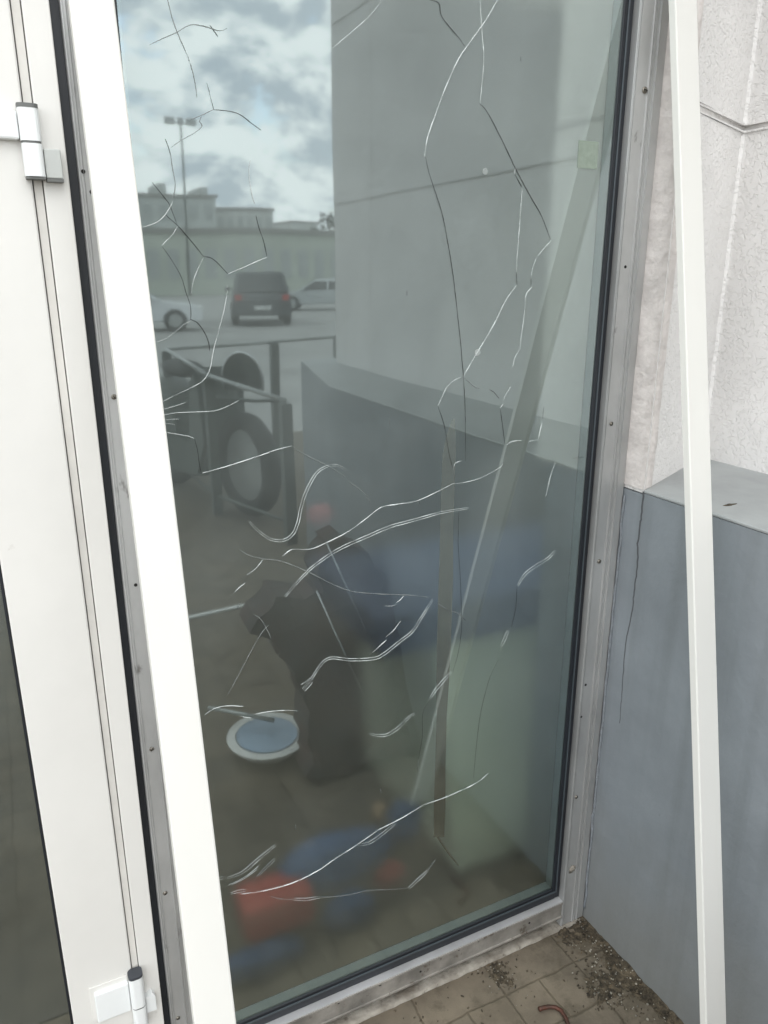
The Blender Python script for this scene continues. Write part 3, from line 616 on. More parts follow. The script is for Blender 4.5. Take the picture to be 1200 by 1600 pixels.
# torn brown tape hanging down the inner side
tp = [(706, 655, 3), (702, 680, 8), (702, 710, 10), (700, 760, 10.5), (698, 830, 10), (697, 900, 11), (694, 1000, 11), (692, 1060, 10), (690, 1120, 8), (688, 1200, 8), (687, 1260, 9), (686, 1308, 8)]
m = MB(); Lf, Rt, Lb, Rb = [], [], [], []
for x, y, hw in tp:
    q = at(x - hw + (4 if y < 700 else 0), y, 1, 0.003); r = at(x + hw + (2 if y < 700 else 0), y, 1, 0.003); Lf.append(q); Rt.append(r); Lb.append(q + Vector((0, .0006, 0))); Rb.append(r + Vector((0, .0006, 0)))
strip_mesh(m, [Lb, Lf, Rt, Rb, Lb]); m.build('tape', M['tape'], pane, label='torn strip of brown tape on the inside')
m = MB(); m.tube([at(684, 1308, 1, .004), at(700, 1332, 1, .004), at(716, 1352, 1, .004)], [.0022, .002, .0012], 6); m.build('tape', M['tape'], pane, label='thin tail of tape')

# ------------------------------------------------------------------ door
dr = thing('door', 'white plastic framed glazed door with its hinges beside the window', 'door', (0.078, 0, 0))
m = MB(); m.box(0.0880, 0.1208, -0.006, 0.05, 0.0, 2.58, 0.0015); m.build('door_frame', M['upvc'], dr)
m = MB(); m.box(0.0762, 0.0864, -0.002, 0.05, 0.0, 2.58); m.build('door_seal', M['gap'], dr)
m = MB(); m.box(0.0868, 0.0880, 0.0002, 0.0045, 0.0, 2.58); m.box(0.0748, 0.0757, 0.0002, 0.0045, 0.02, 2.56); m.build('seam', M['line'], dr)
lf = MB(); lf.box(-0.034, 0.0745, -0.006, 0.05, 0.02, 2.56, 0.0025); lf.box(-1.00, -0.90, -0.006, 0.05, 0.02, 2.56, 0.0025)
lf.box(-0.8995, -0.0345, -0.006, 0.05, 0.02, 0.20, 0.0025); lf.box(-0.8995, -0.0345, -0.006, 0.05, 2.46, 2.56, 0.0025)
leaf = lf.build('door_leaf', M['upvc'], dr)
m = MB(); ring(m, -0.8955, -0.0385, 0.2045, 2.4555, 0.0035, -0.0045, 0.02); m.build('gasket', M['gasket'], leaf)
m = MB(); m.quad((-0.896, 0.004, 0.204), (-0.038, 0.004, 0.204), (-0.038, 0.004, 2.456), (-0.896, 0.004, 2.456)); m.build('door_glass', M['glass'], leaf)
m = MB(); m.box(-1.10, -1.003, -0.004, 0.05, 0, 2.58); m.build('door_frame', M['upvc'], dr)
m = MB(); m.box(-1.003, 0.1178, -0.006, 0.05, 2.582, 2.6); m.build('door_frame', M['upvc'], dr)
def rr_outline(x0, x1, y0, y1, r, n=5):
    o = []
    for cx, cy, a0 in ((x1 - r, y1 - r, 0), (x0 + r, y1 - r, 90), (x0 + r, y0 + r, 180), (x1 - r, y0 + r, 270)):
        for k in range(n): a_ = R_(a0 + 90 * k / (n - 1)); o.append((cx + r * math.cos(a_), cy + r * math.sin(a_)))
    return o
def hinge(px_mid, ztop, zmid, zbot, lo, hi, full):
    x = px_mid
    ho = 0.008
    m = MB(); m.prism(rr_outline(x - .0125, x + .0125, -.030, -.006, .008), 2, zmid + .0015, ztop - .005); h = m.build('hinge', M['hinge'], dr, smooth=False)
    m = MB(); m.prism(rr_outline(x - .0128, x + .0128, -.0304, -.006, .008), 2, ztop - .005, ztop); m.build('hinge_cap', M['capw'] if full else M['cap'], h)
    m = MB(); m.prism(rr_outline(x - .0118, x + .0118, -.0294, -.007, .008), 2, zmid - .0015, zmid + .0015); m.build('hinge_bush', M['capw'], h)
    m = MB(); m.prism(rr_outline(x - .0125, x + .0125, -.030, -.006, .008), 2, zbot, zmid - .0015); m.build('hinge_barrel', M['hinge'], h)
    m = MB(); m.box(x - .0115, x + .0118, -.028, -.007, zbot - .003, zbot - .0002); m.build('hinge_bush', M['capw'], h)
    return h
q = at(40, 160, 1, -.03); q2 = at(45, 221, 1, -.03); q3 = at(55, 275, 1, -.03)
h = hinge(0.0785, q.z, q2.z, q3.z, 0, 0, True)
m = MB(); m.box(-0.04, 0.0655, -.020, -.0062, q2.z + .003, q.z - .008, .003); m.build('hinge_plate', M['hinge'], h)
m = MB(); m.box(0.0918, 0.1125, -.022, -.0062, q3.z - .001, q2.z - .006, .0015); m.build('hinge_plate', M['hinge2'], h)
m = MB(); m.box(0.0920, 0.1127, -.0215, -.0065, q3.z - .005, q3.z - .0012); m.build('hinge_bush', M['capw'], h)
q = at(207, 1530, 1, -.03); q2 = at(215, 1578, 1, -.03)
h = hinge(0.0785, q.z, q2.z, q2.z - .055, 0, 0, False)
m = MB(); m.box(0.006, 0.0655, -.016, -.0062, q2.z - .012, q.z - .020, .0025); m.build('hinge_plate', M['hinge'], h)
m = MB(); m.box(-0.001, 0.0655, -.0085, -.0061, q2.z - .010, q.z - .008, .001); m.build('hinge_plate', M['upvc'], h)
m = MB(); m.prism([(0.0918, q2.z - .03), (0.109, q2.z - .03), (0.109, q2.z + .004), (0.104, q2.z + .012), (0.0918, q2.z + .006)], 1, -.018, -.0062); m.build('hinge_plate', M['hinge'], h)

# ------------------------------------------------------------------ loose cover strips
def cover_strip(top, bot, width, thick, z_end, name, label, twist=0.0):
    """U-shaped clip strip: front face centre line through top and bot"""
    ax = (top - bot).normalized()
    s0 = bot + ax * ((0.004 - bot.z) / ax.z); s1 = bot + ax * ((z_end - bot.z) / ax.z)
    fr = Vector((0, -1, 0)); side = ax.cross(fr).normalized(); side = Matrix.Rotation(twist, 3, ax) @ side
    if side.x < 0: side = -side
    fn = side.cross(ax).normalized()
    if fn.y > 0: fn = -fn
    ln = (s1 - s0).length
    def MX(v): return s0 + side * v.x + (-fn) * v.y + ax * v.z
    root = thing(name, label, 'plastic strip', s0)
    m = MB(); hw = width / 2; r = 0.0022; t = 0.0022
    prof = [(-hw, thick), (-hw, r), (-hw + r * .3, r * .3), (-hw + r, 0), (hw - r, 0), (hw - r * .3, r * .3), (hw, r), (hw, thick)]
    n = 24; rings = []
    for i in range(n + 1):
        z = ln * i / n; bow = 0.0022 * math.sin(math.pi * i / n)
        rings.append([m.bm.verts.new(MX(Vector((u + bow, v, z)))) for u, v in prof])
    for a, b in zip(rings, rings[1:]):
        for k in range(len(prof) - 1): m.bm.faces.new((a[k], a[(k + 1)], b[(k + 1)], b[k]))
    m.build('strip_face', M['upvc_strip'], root)
    return root
T = at(143, 0, 1, -.030); Bm = at(335, 1600, 1, -.385)
cover_strip(T, Bm, .0560, .014, 2.05, 'cover_strip', 'white plastic cover strip leaning across the frame left of the cracked glass')
T = at(1072.5, 0, 1, -.075); Bm = at(1119.5, 1600, 1, -.515)
cover_strip(T, Bm, .0570, .014, 2.12, 'cover_strip', 'white plastic cover strip propped against the wall right of the cracked glass', twist=R_(4))

# ------------------------------------------------------------------ threshold, dirt, debris
m = MB(); n = 90; rows = []
prof = [(-0.0005, 0.0), (-0.0135, 0.002), (-0.0125, 0.0085), (0.006, 0.0095), (0.02, 0.009)]
for i in range(n + 1):
    x = -0.2 + (XP + 0.195) * i / n; r = []
    for j, (y, z) in enumerate([(-.0165, 0.001), (-.0145, .006), (-.010, .0085), (0.006, .0092), (.03, .009)]):
        r.append((x, y + (0.0018 * noise.noise(Vector((x * 30, j, 0))) if j < 3 else 0), z + 0.0018 * noise.noise(Vector((x * 45, j * 2.0, 5)))))
    rows.append(r)
strip_mesh(m, rows); tag(m.build('threshold', M['mortar'], None, smooth=True), 'worn pale mortar strip on the paving below the window sill', 'threshold')
# dirt bank along the wall foot
m = MB(); rows = []
for i in range(200):
    y = 0.006 - i * 0.008; r = []
    wd = (0.020 + 0.055 * max(0, noise.noise(Vector((y * 9, 0, 2)))) + 0.010 * noise.noise(Vector((y * 45, 0, 9)))) * (1.25 if y > -.05 else 1)
    if -0.30 < y < -0.10: wd += 0.035 * math.sin(math.pi * (-.10 - y) / .2)
    hh = 0.012 + 0.006 * noise.noise(Vector((y * 20, 7, 0)))
    for j in range(9):
        t = j / 8; x = XP - 0.0005 - wd * t
        z = max(-0.002, hh * (1 - t) ** 1.4 + 0.0035 * noise.noise(Vector((x * 90, y * 90, 0))) * (1.2 - t) - 0.001 - (0.002 if j == 8 else 0))
        r.append((x, y, z))
    rows.append(r)
strip_mesh(m, rows); o = m.build('dirt', M['dirt'], None, smooth=True); o['kind'] = 'stuff'; o['label'] = 'dark dirt piled along the foot of the plinth'
def soil_patch(cx, cy, rx, ry, hh, seed):
    m = MB(); n = 44; G = []
    for i in range(n + 1):
        row = []
        for j in range(n + 1):
            u, v = 2 * i / n - 1, 2 * j / n - 1; x, y = cx + u * rx, cy + v * ry
            e = .55 - (u * u + v * v) + 1.1 * noise.noise(Vector((x * 55, y * 55, seed))) + .5 * noise.noise(Vector((x * 160, y * 160, seed)))
            z = hh * min(1, max(-1.0, e * 1.4)) + .0022 * noise.noise(Vector((x * 190, y * 190, seed))) - .0006
            row.append((min(x, XP - .001), y, max(z, -.004)))
        G.append(row)
    strip_mesh(m, G); o = m.build('soil', M['dirt'], None, smooth=True); o['kind'] = 'stuff'; o['label'] = 'dark soil clump lying on the pavers'
soil_patch(1.085, -.195, .062, .050, .006, 1); soil_patch(.882, -.055, .030, .050, .004, 4); soil_patch(1.12, -.035, .06, .045, .008, 7)
m = MB(); random.seed(12)
def inpatch():
    k = random.random()
    if k < .45: y = -abs(random.gauss(.10, .16)); return XP - .004 - abs(random.gauss(0, .035)), min(y, -.004)
    if k < .72: return random.gauss(1.085, .03), random.gauss(-.19, .035)
    if k < .84: return random.gauss(.885, .022), random.gauss(-.05, .03)
    return random.uniform(.45, 1.15), random.uniform(-.33, -.02)
for i in range(190):
    x, y = inpatch()
    if x > XP - .003 or y > -.004 or x < .4: continue
    r = random.uniform(.0010, .0028) * (1.6 if random.random() < .06 else 1)
    q = bmesh.ops.create_icosphere(m.bm, subdivisions=1, radius=r)
    sx, sy, sz = random.uniform(.7, 1.3), random.uniform(.7, 1.3), random.uniform(.5, .8)
    zz = .003 + (max(0, .010 - (XP - x) * .22))
    for v in q['verts']: v.co = Vector((x + v.co.x * sx, y + v.co.y * sy, zz + v.co.z * sz + random.uniform(-.0003, .0003)))
o = m.build('gravel', M['stone'], None); o['kind'] = 'stuff'; o['label'] = 'small pale grit scattered on the pavers by the wall'
m = MB()
for i in range(700):
    x, y = inpatch()
    if x > XP - .003 or y > -.004 or x < .4: continue
    r = random.uniform(.0008, .0032); q = bmesh.ops.create_icosphere(m.bm, subdivisions=1, radius=r)
    zz = .0015 + (max(0, .010 - (XP - x) * .22)); a_ = random.uniform(0, 3)
    for v in q['verts']:
        c_ = Vector((v.co.x * 1.5, v.co.y * .8, v.co.z * .5)); c_.rotate(Matrix.Rotation(a_, 3, 'Z')); v.co = Vector((x, y, zz)) + c_
o = m.build('soil_crumbs', M['dirt'], None); o['kind'] = 'stuff'; o['label'] = 'dark soil crumbs and litter on the pavers'
m = MB()
for i in range(60):
    x, y = inpatch()
    if x > XP - .008 or y > -.01 or x < .5: continue
    a_ = random.uniform(0, 6.28); l = random.uniform(.004, .012); w2 = l * random.uniform(.12, .35); zz = .005 + (max(0, .010 - (XP - x) * .22))
    d_ = Vector((math.cos(a_), math.sin(a_), random.uniform(-.1, .3))); s_ = Vector((-math.sin(a_), math.cos(a_), 0)) * w2; c_ = Vector((x, y, zz))
    m.quad(c_ - d_ * l * .5, c_ + s_ * .5, c_ + d_ * l * .5, c_ - s_ * .5)
o = m.build('leaf_litter', M['leaf'], None); o['kind'] = 'stuff'; o['label'] = 'tiny dry leaf scraps in the corner'
# rusty hook
hk = [(842, 1577), (848, 1575), (858, 1573), (868, 1574), (877, 1579), (883, 1589), (888, 1601), (896, 1620)]
P = [at(x, y, 2, .009) for x, y in hk]; P = [Vector(p) for p in P]
m = MB(); m.tube(P, [.0052, .0048, .0046, .0046, .0046, .0046, .0046, .0046], 10, up=Vector((0, 0, 1)))
tag(m.build('metal_hook', M['rust'], None, smooth=True, origin=P[3]), 'bent rusty metal rod end lying on the pavers', 'metal rod')

# ------------------------------------------------------------------ things in the room
M['pale'] = mat('pale_upholstery', (0.70, 0.73, 0.62), 0.8, var=0.05)
M['blue'] = mat('blue_fabric', (0.007, 0.026, 0.078), 0.8, var=0.1)
M['toy_blue'] = mat('toy_blue_fabric', (0.022, 0.075, 0.20), 0.8, var=0.1)
M['red'] = mat('red_fabric', (0.34, 0.040, 0.03), 0.8, var=0.1)
M['brown'] = mat('brown_fabric', (0.022, 0.018, 0.014), 0.85)
M['skin'] = mat('peach_plush', (0.40, 0.25, 0.16), 0.8)
def inn(px, py, y):
    """point in the room seen at (px, py) through the slightly bending inner pane"""
    p = at(px, py, 1, .026); d = (p - CAM).normalized(); k = 1 / 1.13
    tx, tz = d.x * k, d.z * k; ty = math.sqrt(max(.01, 1 - tx * tx - tz * tz)); return p + Vector((tx, ty, tz)) * ((y - .026) / ty)
def soft(px, py, y, r, sq, name, mt, par, seed=1, amp=.15):
    c = inn(px, py, y); m = MB(); m.blob(c, r, 3, amp, 1.6, seed, sq); return m.build(name, mt, par, smooth=True)
c0_ = inn(668, 985, .55); c1_ = inn(900, 885, .55)
cb = thing('cabinet', 'pale low cabinet with a dark blue top dimly seen through the glass', 'cabinet', (c0_.x, .55, 0))
zt_ = c0_.z * .5 + c1_.z * .5
m = MB(); m.prism([(.34, .006), (.50, zt_ - .09), (.53, zt_ - .075), (1.05, zt_ - .075), (1.05, .006)], 0, c0_.x, c1_.x + .9); m.build('cabinet_body', M['pale'], cb)  # front sloped upwards so it gathers more sky light and looks brighter
m = MB(); m.prism([(.47, zt_ - .07), (.52, zt_ + .02), (.56, zt_ + .03), (1.06, zt_ + .03), (1.06, zt_ - .07)], 0, c0_.x - .17, c1_.x + .25); m.build('cabinet_top', M['blue'], cb)
c_ = inn(500, 805, .45); m = MB(); m.blob(c_, .030, 3, .2, 1.5, 4, (1.1, .5, .8)); tag(m.build('cushion', M['red'], None, smooth=True, origin=c_), 'faint red cushion high inside the room behind the glass', 'cushion')
b0 = inn(438, 1425, .30)
tb = thing('toy_bin', 'red and blue soft toy bin on the room floor behind the glass', 'toy bin', (b0.x, .30, 0))
m = MB(); m.box(b0.x - .095, b0.x + .085, .27, .40, b0.z - .05, b0.z + .05, .02); m.build('bin_body', M['red'], tb)
soft(525, 1345, .38, .125, (1.25, .5, .62), 'blanket', M['toy_blue'], tb, 3)
soft(410, 1500, .26, .10, (1.1, .4, .45), 'blanket', M['toy_blue'], tb, 8)
soft(545, 1425, .30, .085, (.9, .4, .7), 'blanket', M['toy_blue'], tb, 5)
d0 = inn(620, 1300, .36)
dl = thing('rag_doll', 'blurred rag doll in blue with a red lap behind the glass', 'doll', (d0.x, .36, 0))
soft(632, 1285, .40, .062, (.8, .5, 1.05), 'dress', M['toy_blue'], dl, 3)
soft(592, 1268, .36, .020, (1, .6, 1.3), 'face', M['skin'], dl, 3, .05)
soft(608, 1368, .34, .042, (1.1, .6, .9), 'lap', M['red'], dl, 5)

# ------------------------------------------------------------------ things outside, behind the camera, that the glass mirrors
M['rail'] = mat('grey_rail_paint', (0.40, 0.41, 0.40), 0.45, 0.2, var=0.08)
M['post'] = mat('dark_post_paint', (0.10, 0.115, 0.105), 0.55)
M['tyre'] = mat('black_tyre', (0.022, 0.023, 0.022), 0.75, var=0.2)
M['steel'] = mat('painted_steel', (0.42, 0.43, 0.42), 0.4, 0.4)
M['chrome'] = mat('dull_chrome', (0.6, 0.6, 0.6), 0.25, 0.9)
M['carglass'] = mat('car_glass', (0.02, 0.024, 0.026), 0.08, spec=0.8)
M['lamp_red'] = mat('tail_lamp', (0.45, 0.03, 0.02), 0.25)
M['plate'] = mat('blank_plate', (0.7, 0.7, 0.68), 0.5)
rl = thing('railing', 'grey metal railing with dark posts mirrored in the left of the glass', 'railing', (1.22, -3.85, 0))
PP = [Vector((1.475, -3.05, .89)), Vector((1.235, -3.87, .95)), Vector((1.20, -4.95, 1.02)), Vector((2.05, -4.95, 1.06)), Vector((2.62, -4.95, 1.07))]
for i, p in enumerate(PP):
    m = MB(); m.box(p.x - .033, p.x + .033, p.y - .033, p.y + .033, 0, p.z - .016, .004); m.build('post', M['post'], rl)
for a, b in ((0, 1), (1, 2), (2, 3), (3, 4)):
    m = MB(); m.tube([PP[a], PP[b]], .015, 8, up=Vector((0, 0, 1))); m.build('handrail', M['rail'], rl, smooth=True)
for zf in (.12,):
    for a, b in ((0, 1), (1, 2)):
        m = MB(); m.tube([PP[a] * Vector((1, 1, 0)).length / PP[a].length if False else Vector((PP[a].x, PP[a].y, .14)), Vector((PP[b].x, PP[b].y, .14))], .012, 8, up=Vector((0, 0, 1))); m.build('bottom_rail', M['post'], rl, smooth=True)
# scooter parked inside the railing
sct = thing('motor_scooter', 'dark parked motor scooter with a round windscreen mirrored behind the railing', 'scooter', (1.48, -3.95, 0), 0)
def wheel(m, c, axis, R, r, n=28, k=10):
    ax = Vector(axis).normalized(); u = ax.cross(Vector((0, 0, 1))).normalized(); v = ax.cross(u)
    rings = []
    for i in range(n):
        a_ = 2 * math.pi * i / n; d = math.cos(a_) * u + math.sin(a_) * v
        rings.append([m.bm.verts.new(Vector(c) + d * (R - r + r * math.cos(b_)) + ax * r * 1.1 * math.sin(b_)) for b_ in [2 * math.pi * j / k for j in range(k)]])
    for i in range(n):
        a_, b_ = rings[i], rings[(i + 1) % n]
        for j in range(k): m.bm.faces.new((a_[j], a_[(j + 1) % k], b_[(j + 1) % k], b_[j]))
wc = refl(386, 700, 3.75); ax = Vector((-.78, .62, 0)).normalized(); fwd = Vector((.62, .78, 0))
wc.z = .36
def disc(c, axis, R, th, name, mt, par):
    ax_ = Vector(axis).normalized(); m = MB(); q = ax_.to_track_quat('Z', 'Y').to_matrix().to_4x4()
    m.lathe([(R * .3, -th), (R, -th * .6), (R, th * .6), (R * .3, th)], 28, Matrix.Translation(c) @ q); return m.build(name, mt, par, smooth=False)
ax = Vector((-.97, .24, 0)).normalized(); fwd = Vector((.24, .97, 0))
m = MB(); wheel(m, wc, ax, .36, .062); m.build('tyre', M['tyre'], sct, smooth=True); disc(wc, ax, .245, .045, 'wheel_rim', M['steel'], sct)
wb = wc - fwd * 1.15; m = MB(); wheel(m, wb, ax, .36, .062); m.build('tyre', M['tyre'], sct, smooth=True); disc(wb, ax, .245, .045, 'wheel_rim', M['steel'], sct)
m = MB(); m.tube([wc, wc + Vector((0, 0, .35)) - fwd * .12, wc + Vector((0, 0, .62)) - fwd * .22], .03, 8); m.build('fork', M['post'], sct, smooth=True)
m = MB()
pr = [(-1.35, .50), (-1.30, .72), (-.9, .80), (-.45, .74), (-.40, .42), (-.18, .40), (-.16, .85), (-.05, .98), (.02, .80), (.04, .45), (-.10, .20), (-.5, .16), (-1.0, .25)]
A_ = []; B_ = []
for u, v in pr:
    for lst, s in ((A_, -1), (B_, 1)):
        lst.append(m.bm.verts.new(wc + fwd * (u - .30) + Vector((0, 0, v - .36 + .02)) + ax * s * .17))
m.bm.faces.new(A_); m.bm.faces.new(B_[::-1])
for i in range(len(pr)): m.bm.faces.new((A_[i], B_[i], B_[(i + 1) % len(pr)], A_[(i + 1) % len(pr)]))
bmesh.ops.bevel(m.bm, geom=m.bm.edges[:], offset=.03, segments=2, affect='EDGES'); m.build('scooter_body', M['post'], sct)
m = MB(); m.blob(wc - fwd * .85 + Vector((0, 0, .56)), .1, 3, .05, 1, 1, (1.4, 3.2, .6)); m.build('saddle', M['tyre'], sct, smooth=True)
hc = refl(378, 588, 3.75); hc.z -= .03
nn = (Vector((0, 1.2, 0)) + Vector((-1.4, 0, 0))).normalized(); u_ = nn.cross(Vector((0, 0, 1))).normalized()
hoop = [hc + u_ * .155 * math.cos(a_) + Vector((0, 0, 1)) * .185 * math.sin(a_) for a_ in [R_(-20 + 220 * i / 24) for i in range(25)]]
m = MB(); m.tube(hoop, .009, 6); m.build('windscreen_hoop', M['chrome'], sct, smooth=True)
m = MB(); m.bm.faces.new([m.bm.verts.new(p - nn * .004) for p in hoop]); r_ = bmesh.ops.extrude_face_region(m.bm, geom=m.bm.faces[:])
for v in [g_ for g_ in r_['geom'] if isinstance(g_, bmesh.types.BMVert)]: v.co -= nn * .004
M['screen'] = mat('smoked_screen', (0.07, 0.08, 0.075), 0.15); m.build('windscreen', M['screen'], sct)
hb = hc - Vector((0, 0, .12))
m = MB(); m.tube([hb - u_ * .33 - fwd * .15, hb - u_ * .1, hb + u_ * .1, hb + u_ * .33 - fwd * .15], .012, 8); m.build('handlebar', M['post'], sct, smooth=True)
# white strip on the paving and the round basin
a = refl(292, 965, 2); qa = at(285, 967, 2, .012); qb = at(424, 937, 2, .012)
qa = Vector((qa.x, -qa.y, .012)); qb = Vector((qb.x, -qb.y, .012))
M['strip'] = mat('pale_plastic_strip', (0.74, 0.73, 0.70), 0.5)
m = MB(); d_ = (qb - qa).normalized(); nx = Vector((-d_.y, d_.x, 0)) * .013; a0 = qa - d_ * .5
m.bm.faces.new([m.bm.verts.new(p) for p in (a0 - nx, a0 + nx, qb + nx, qb - nx)]); r_ = bmesh.ops.extrude_face_region(m.bm, geom=m.bm.faces[:])
for v in [g_ for g_ in r_['geom'] if isinstance(g_, bmesh.types.BMVert)]: v.co.z -= .010
tag(m.build('plastic_strip', M['strip'], None, origin=qb), 'white plastic strip lying flat on the paving, mirrored in the glass', 'plastic strip')
bc = at(418, 1148, 2, .05); bc = Vector((bc.x, -bc.y, 0))
M['basin'] = mat('white_enamel', (0.74, 0.72, 0.68), 0.4, spots=0.9, spot_col=(0.05, 0.04, 0.04), spot_scale=22, spot_th=0.66)
M['basin_in'] = mat('blue_basin_lining', (0.30, 0.40, 0.52), 0.4, spots=0.8, spot_col=(0.08, 0.1, 0.13), spot_scale=20, spot_th=0.68)
bs = thing('basin', 'round white rimmed basin with blue inside standing on the paving, mirrored in the glass', 'basin', bc)
m = MB(); m.lathe([(.10, 0.002), (.125, .030), (.140, .044), (.140, .048), (.110, .048), (.105, .043)], 40, Matrix.Translation(bc)); m.build('rim', M['basin'], bs, smooth=False)
m = MB(); m.lathe([(.1055, .0485), (.1055, .0505), (.095, .049), (.03, .0488)], 40, Matrix.Translation(bc)); m.build('lining', M['basin_in'], bs)
hq = [at(325, 1107, 2, .085), at(430, 1127, 2, .085)]; hq = [Vector((p.x, -p.y, .085)) for p in hq]
m = MB(); m.tube(hq, .008, 10, up=Vector((0, 0, 1))); m.build('handle', M['steel'], bs, smooth=True)

M['black_cloth'] = mat('black_pushchair_cloth', (0.036, 0.036, 0.034), 0.9, var=0.2, vscale=11, col2=(0.060, 0.030, 0.024), spots=0.7, spot_col=(0.10, 0.10, 0.095), spot_scale=20, spot_th=0.62, bump=0.02, bscale=14)
pc = thing('pushchair', 'dark folded pushchair with thin metal tubes standing by the plinth, mirrored low in the glass', 'pushchair', (refl(560, 1200, 1.0).x, -1.0, 0))
def pb(px, py, Y, r_, sq, name, mt, seed=1, amp=.25):
    c = refl(px, py, Y); m = MB(); m.blob(c, r_, 3, amp, 2.2, seed, sq); return m.build(name, mt, pc, smooth=True)
ol = [(499, 930), (505, 880), (520, 852), (556, 850), (590, 885), (615, 940), (634, 1010), (645, 1080), (660, 1150), (664, 1195), (640, 1225), (590, 1235), (530, 1240), (492, 1225), (484, 1160), (482, 1100), (462, 1050), (428, 1018), (402, 985), (408, 955), (432, 937), (470, 940)]
m = MB(); fr_, bk_ = [], []
for px, py in smooth_pts(ol + [ol[0]], 14)[:-1]:
    Y_ = 1.15 - .35 * (py - 850) / 390; c = refl(px, py, Y_); c.z = max(c.z, .012)
    c += Vector((.045 * noise.noise(Vector((px * .035, py * .035, 0))), 0, .045 * noise.noise(Vector((px * .035, py * .035, 9)))))
    fr_.append(m.bm.verts.new(c)); bk_.append(m.bm.verts.new(c + Vector((.01, -.16, 0))))
n_ = len(fr_); m.bm.faces.new(fr_); m.bm.faces.new(bk_[::-1])
for i in range(n_): m.bm.faces.new((fr_[i], fr_[(i + 1) % n_], bk_[(i + 1) % n_], bk_[i]))
m.build('cloth_cover', M['black_cloth'], pc, smooth=False)
pb(450, 980, 1.12, .016, (1.3, .4, .8), 'reflector', M['lamp_red'], 3, .05)
for (a_, b_) in (((510, 850, 1.10), (580, 1000, 1.0)), ((495, 925, 1.05), (570, 1090, .85)), ((420, 1000, 1.12), (470, 1060, 1.08))):
    m = MB(); m.tube([refl(*a_), refl(*b_)], .0035, 6); m.build('tube', M['chrome'], pc, smooth=True)
for px, Y in ((520, .95), (640, .82), (500, 1.15)):
    c = refl(px, 1200, Y); m = MB(); wheel(m, Vector((c.x, -Y, .07)), (1, .2, 0), .07, .014, 20, 8); m.build('wheel', M['tyre'], pc, smooth=True)
